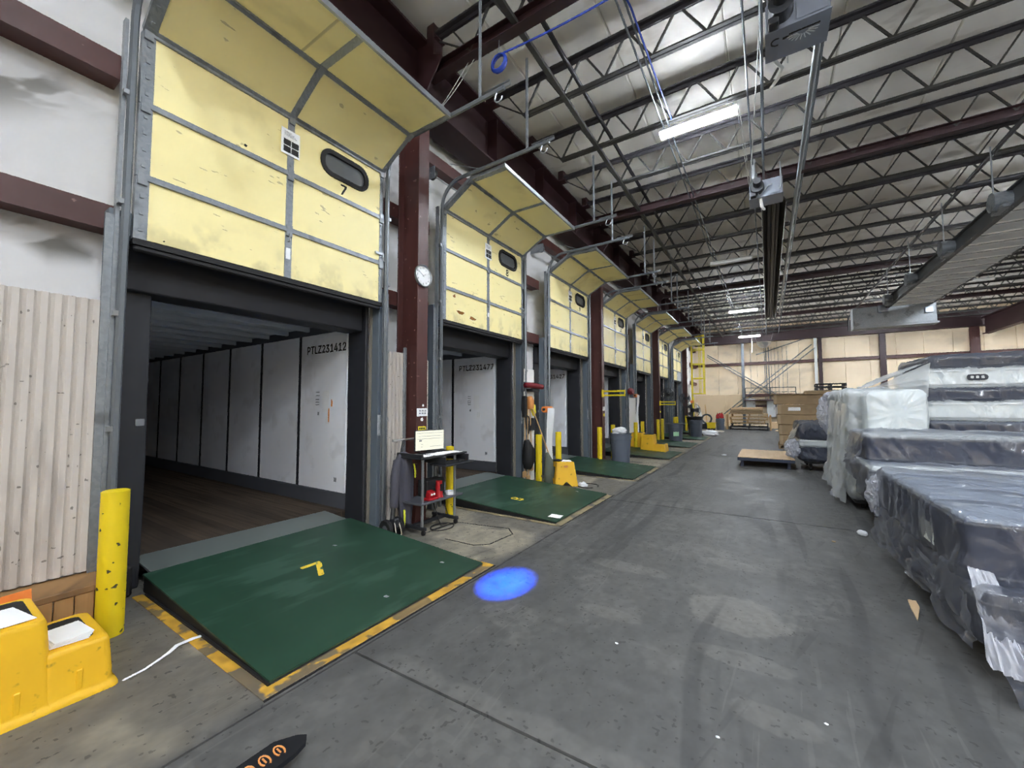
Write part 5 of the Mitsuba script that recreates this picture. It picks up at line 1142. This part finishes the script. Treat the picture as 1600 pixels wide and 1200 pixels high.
def sheet(t, P0, P1, Q0, Q1, nu, nv, amp, seed, name='wrap_tail', mat='m_filmthick', sagz=0.0, ragged=0.0):
    """film hanging between edge P0-P1 (top) and Q0-Q1 (bottom)."""
    P0, P1, Q0, Q1 = [np.array(x, float) for x in (P0, P1, Q0, Q1)]
    u = np.linspace(0, 1, nu)[:, None, None]; v = np.linspace(0, 1, nv)[None, :, None]
    G = (P0 * (1 - u) + P1 * u) * (1 - v) + (Q0 * (1 - u) + Q1 * u) * v
    n = np.cross(P1 - P0, Q0 - P0); n /= np.linalg.norm(n)
    w = meshkit.fbm(np.concatenate([u * 9 + 0 * v, v * 2.2 + 0 * u, 0 * u * v + seed], -1), 3, seed=seed) - .5
    w2 = (1 - np.abs(2 * meshkit.fbm(np.concatenate([u * 6 + v * 1.2, v * 3 + 0 * u, 0 * u * v + seed + 9], -1), 3) - 1) * 2.4).clip(0, 1) ** 2
    G = G + n * (amp * (2.2 * w + 1.0 * w2) * (.25 + v[..., 0]))[..., None] - np.array([0, 0, 1.0]) * (sagz * np.sin(np.pi * u) * v)
    if ragged: G = G + (Q0 - P0) / np.linalg.norm(Q0 - P0) * (v ** 2 * ragged * (meshkit.noise(np.concatenate([u * 7, 0 * u, 0 * u + seed], -1)) - .3)[..., None])
    return part(t, name, grid_mesh(G), mat, True, label='loose plastic film')

def crumple(t, c, s, seed, mat='m_filmthick'):
    m = trimesh.creation.icosphere(5); v = m.vertices
    n = meshkit.fbm(v * 2.2 + seed * 7.3, 4, seed=seed); rd = (1 - np.abs(2 * meshkit.fbm(v * 3.5 + seed, 3) - 1) * 2.3).clip(0, 1) ** 2
    m.vertices = v * (.6 + .6 * n + .16 * rd)[:, None] * np.array(s) + np.array(c)
    return part(t, 'wrap_bunch', m, mat, True, label='bunched plastic film')

def low_cart(label, x0, x1, y0, y1, z):
    t = thing('mattress_cart', label, 'cart', 'low dark carts under the mattresses')
    part(t, 'frame', [B(x0, x1, y0, y0 + .06, z - .07, z), B(x0, x1, y1 - .06, y1, z - .07, z), B(x0, x0 + .06, y0, y1, z - .07, z), B(x1 - .06, x1, y0, y1, z - .07, z), B(x0, x1, (y0 + y1) / 2 - .04, (y0 + y1) / 2 + .04, z - .07, z)], 'm_cart')
    part(t, 'deck', B(x0 + .01, x1 - .01, y0 + .01, y1 - .01, z, z + .012), 'm_cart')
    for x in (x0 + .12, x1 - .12):
        for y in (y0 + .12, y1 - .12):
            part(t, 'caster', [cyl((x - .02, y, .06), (x + .02, y, .06), .06, 16), B(x - .03, x + .03, y - .03, y + .03, .11, z - .07)], 'm_rubber')
    return t

low_cart('low dark cart under the nearest pair of wrapped mattresses', 1.25, 2.95, 3.55, 5.7, .26)
mB = mattress('lower charcoal mattress in loose plastic, bottom of the nearest pile at the right edge', (1.0, 3.42, .285), (3.05, 5.85, .50), 'm_charcoal', 'm_charcoal', 3, amp=.03, flow=(1, .5, 1.6))
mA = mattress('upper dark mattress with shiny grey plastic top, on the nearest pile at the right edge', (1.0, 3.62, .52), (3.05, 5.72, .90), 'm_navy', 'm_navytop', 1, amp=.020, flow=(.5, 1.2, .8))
part(mA, 'tag', B(.965, .968, 4.05, 4.32, .60, .74), 'm_mattgrey', label='pale tag under the film')
sheet(mA, (.99, 3.57, .62), (1.10, 3.57, .60), (.97, 3.24, .20), (1.17, 3.22, .14), 24, 30, .035, 2)
sheet(mB, (1.0, 3.38, .40), (3.0, 3.38, .40), (1.05, 3.26, .06), (3.0, 3.26, .10), 60, 20, .05, 6, 'wrap_skirt', 'm_film', ragged=.12)
sheet(mB, (.965, 5.8, .47), (.965, 3.5, .47), (.90, 5.85, .20), (.94, 3.35, .22), 70, 16, .035, 8, 'wrap_skirt', 'm_film', ragged=.10)
crumple(mA, (.98, 5.78, .62), (.10, .12, .24), 4)
low_cart('low dark cart under the middle wrapped mattresses', 1.25, 3.4, 6.15, 7.9, .26)
mattress('grey mattress under the long dark one, bottom of the middle pile', (1.12, 6.2, .28), (3.6, 7.9, .60), 'm_navy', 'm_mattgrey', 12, flow=(1, 1, .6))
mD = mattress('pale topped mattress jutting left beneath the long dark mattress', (.98, 6.05, .62), (3.2, 7.5, .87), 'm_greyside', 'm_mattress', 5, amp=.02)
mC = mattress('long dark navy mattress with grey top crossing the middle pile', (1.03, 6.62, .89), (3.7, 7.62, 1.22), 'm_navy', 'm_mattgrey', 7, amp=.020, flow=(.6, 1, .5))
crumple(mD, (1.0, 6.1, .66), (.07, .12, .16), 7)
sheet(mC, (1.0, 6.60, 1.2), (1.0, 7.5, 1.2), (.90, 6.5, .80), (.92, 7.5, .78), 30, 20, .04, 13, mat='m_film')
mU = mattress('white upright mattress with star-shaped plastic wrinkles, standing behind the long dark one', (1.20, 7.70, .30), (1.86, 7.93, 1.80), 'm_mattress', 'm_mattress', 9, amp=.018, r=.09, piping=False, star=(1.53, 1.46))
low_cart('low dark cart under the tall layered mattress stack', 1.9, 4.0, 8.05, 9.6, .26)
ST = [(.28, .74, 'm_mattgrey', 'm_mattgrey', 'bottom hidden layer'), (.75, 1.13, 'm_navy', 'm_navytop', 'second hidden layer'), (1.14, 1.36, 'm_navy', 'm_navytop', 'lowest visible navy layer'), (1.37, 1.63, 'm_mattress', 'm_mattress', 'thick cream layer'), (1.64, 1.82, 'm_navy', 'm_navy', 'thin navy layer'), (1.83, 2.09, 'm_mattress', 'm_mattress', 'pale layer with a dark oval emblem'), (2.10, 2.27, 'm_charcoal', 'm_charcoal', 'topmost dark layer')]
keys = []
for i, (a, b, s_, t_, l) in enumerate(ST):
    keys.append(mattress(f'wrapped mattress, {l} of the tall stack at the right', (1.92 if i < 6 else 1.98, 8.0, a), (4.1, 9.65, b), s_, t_, 20 + i, amp=.016, flow=(.5, 1, .7)))
eo = prism(rrect(-.10, -.04, .10, .04, .035), .003, (2.41, 7.955, 1.965), X_, Z_)
q = part(keys[5], 'emblem', eo, 'm_charcoal', label='dark oval emblem')
part(q, 'mark', [B(2.345 + .05 * i, 2.375 + .05 * i, 7.949, 7.952, 1.95, 1.985) for i in range(3)], 'm_mattgrey')
sheet(keys[6], (1.96, 7.95, 2.2), (1.96, 9.4, 2.2), (1.30, 7.98, 1.86), (1.35, 9.3, 1.86), 30, 24, .03, 31, mat='m_filmlight')
sheet(keys[6], (1.96, 7.94, 2.19), (1.92, 7.94, 1.70), (1.36, 7.96, 1.86), (1.50, 7.96, 1.84), 20, 20, .02, 32, mat='m_filmlight')
low_cart('low dark cart under the upright wrapped mattresses', 1.08, 1.85, 8.05, 10.1, .16)
mV = mattress('pale upright mattress standing lengthwise on edge, nearest to the aisle', (1.06, 8.02, .18), (1.28, 10.0, 1.80), 'm_mattgrey', 'm_mattgrey', 41, amp=.03, r=.07, flow=(1, 1, .4), piping=False)
mattress('second pale upright mattress on edge behind the aisle-side one', (1.33, 8.05, .18), (1.55, 10.05, 1.82), 'm_mattress', 'm_mattress', 42, amp=.02, r=.07, piping=False)
sheet(mV, (1.02, 8.0, 1.6), (1.02, 9.9, 1.7), (.95, 8.0, .12), (.92, 10.0, .14), 50, 50, .06, 44, mat='m_filmlight', ragged=.15)
sheet(mV, (1.0, 8.3, .5), (1.0, 9.0, .5), (.93, 8.4, .08), (.90, 8.9, .03), 20, 20, .05, 46)
crumple(mV, (1.02, 10.3, 1.42), (.17, .25, .36), 11)
crumple(mV, (1.10, 10.2, 1.75), (.16, .3, .10), 13)
low_cart('low dark cart under the small farther mattress pile', .72, 2.2, 12.05, 13.4, .24)
mF = mattress('dark mattress in wrinkled plastic, bottom of the small pile beyond the plywood cart', (.66, 11.95, .26), (2.3, 13.5, .56), 'm_navy', 'm_navy', 51, amp=.03)
mG = mattress('thin white boxspring in the small pile beyond the plywood cart', (.62, 11.9, .58), (2.3, 13.5, .74), 'm_mattress', 'm_mattress', 52, amp=.012)
mH = mattress('dark shiny mattress on top of the small pile beyond the plywood cart', (.62, 11.92, .755), (2.3, 13.5, 1.12), 'm_navy', 'm_charcoal', 53, amp=.028, r=.09, flow=(.4, 1, .8))
crumple(mG, (.48, 12.0, .52), (.16, .2, .22), 15)
sheet(mH, (.60, 11.9, 1.05), (.60, 13.2, 1.05), (.36, 11.95, .45), (.36, 13.2, .45), 30, 24, .05, 54, mat='m_filmlight')

# ------------------------------------------------------------------ little things on the floor
solo('wood_chip', 'pointed chip of pale wood on the floor near the nearest wrapped mattress', 'wood chip', prism([(.915, 4.55), (.965, 4.55), (.955, 4.42), (.885, 4.16), (.90, 4.4)], .012, (0, 0, 0), X_, Y_), 'm_ply')
solo('paper_scrap', 'small crumpled white scrap on the floor by the lower charcoal mattress', 'paper', blob((.93, 6.5, .025), (.05, .08, .03), 21, 2), 'm_bag')
for i, (x, y, r) in enumerate(((-.25, 2.22, .007), (.2, 2.6, .007), (-.9, 2.7, .008), (.6, 6.0, .014), (-1.2, 14.2, .05))):
    solo('floor_crumb', ['white crumb on the bare floor in the lower middle', 'white crumb on the floor, lower right', 'white crumb near the pale floor patch', 'dark crumb near the mattress cart', 'scatter of pale debris in the far aisle'][i], 'debris', blob((x, y, r * .4), (r * 1.4, r, r * .5), 30 + i, 2), 'm_bag' if i != 3 else 'm_card')
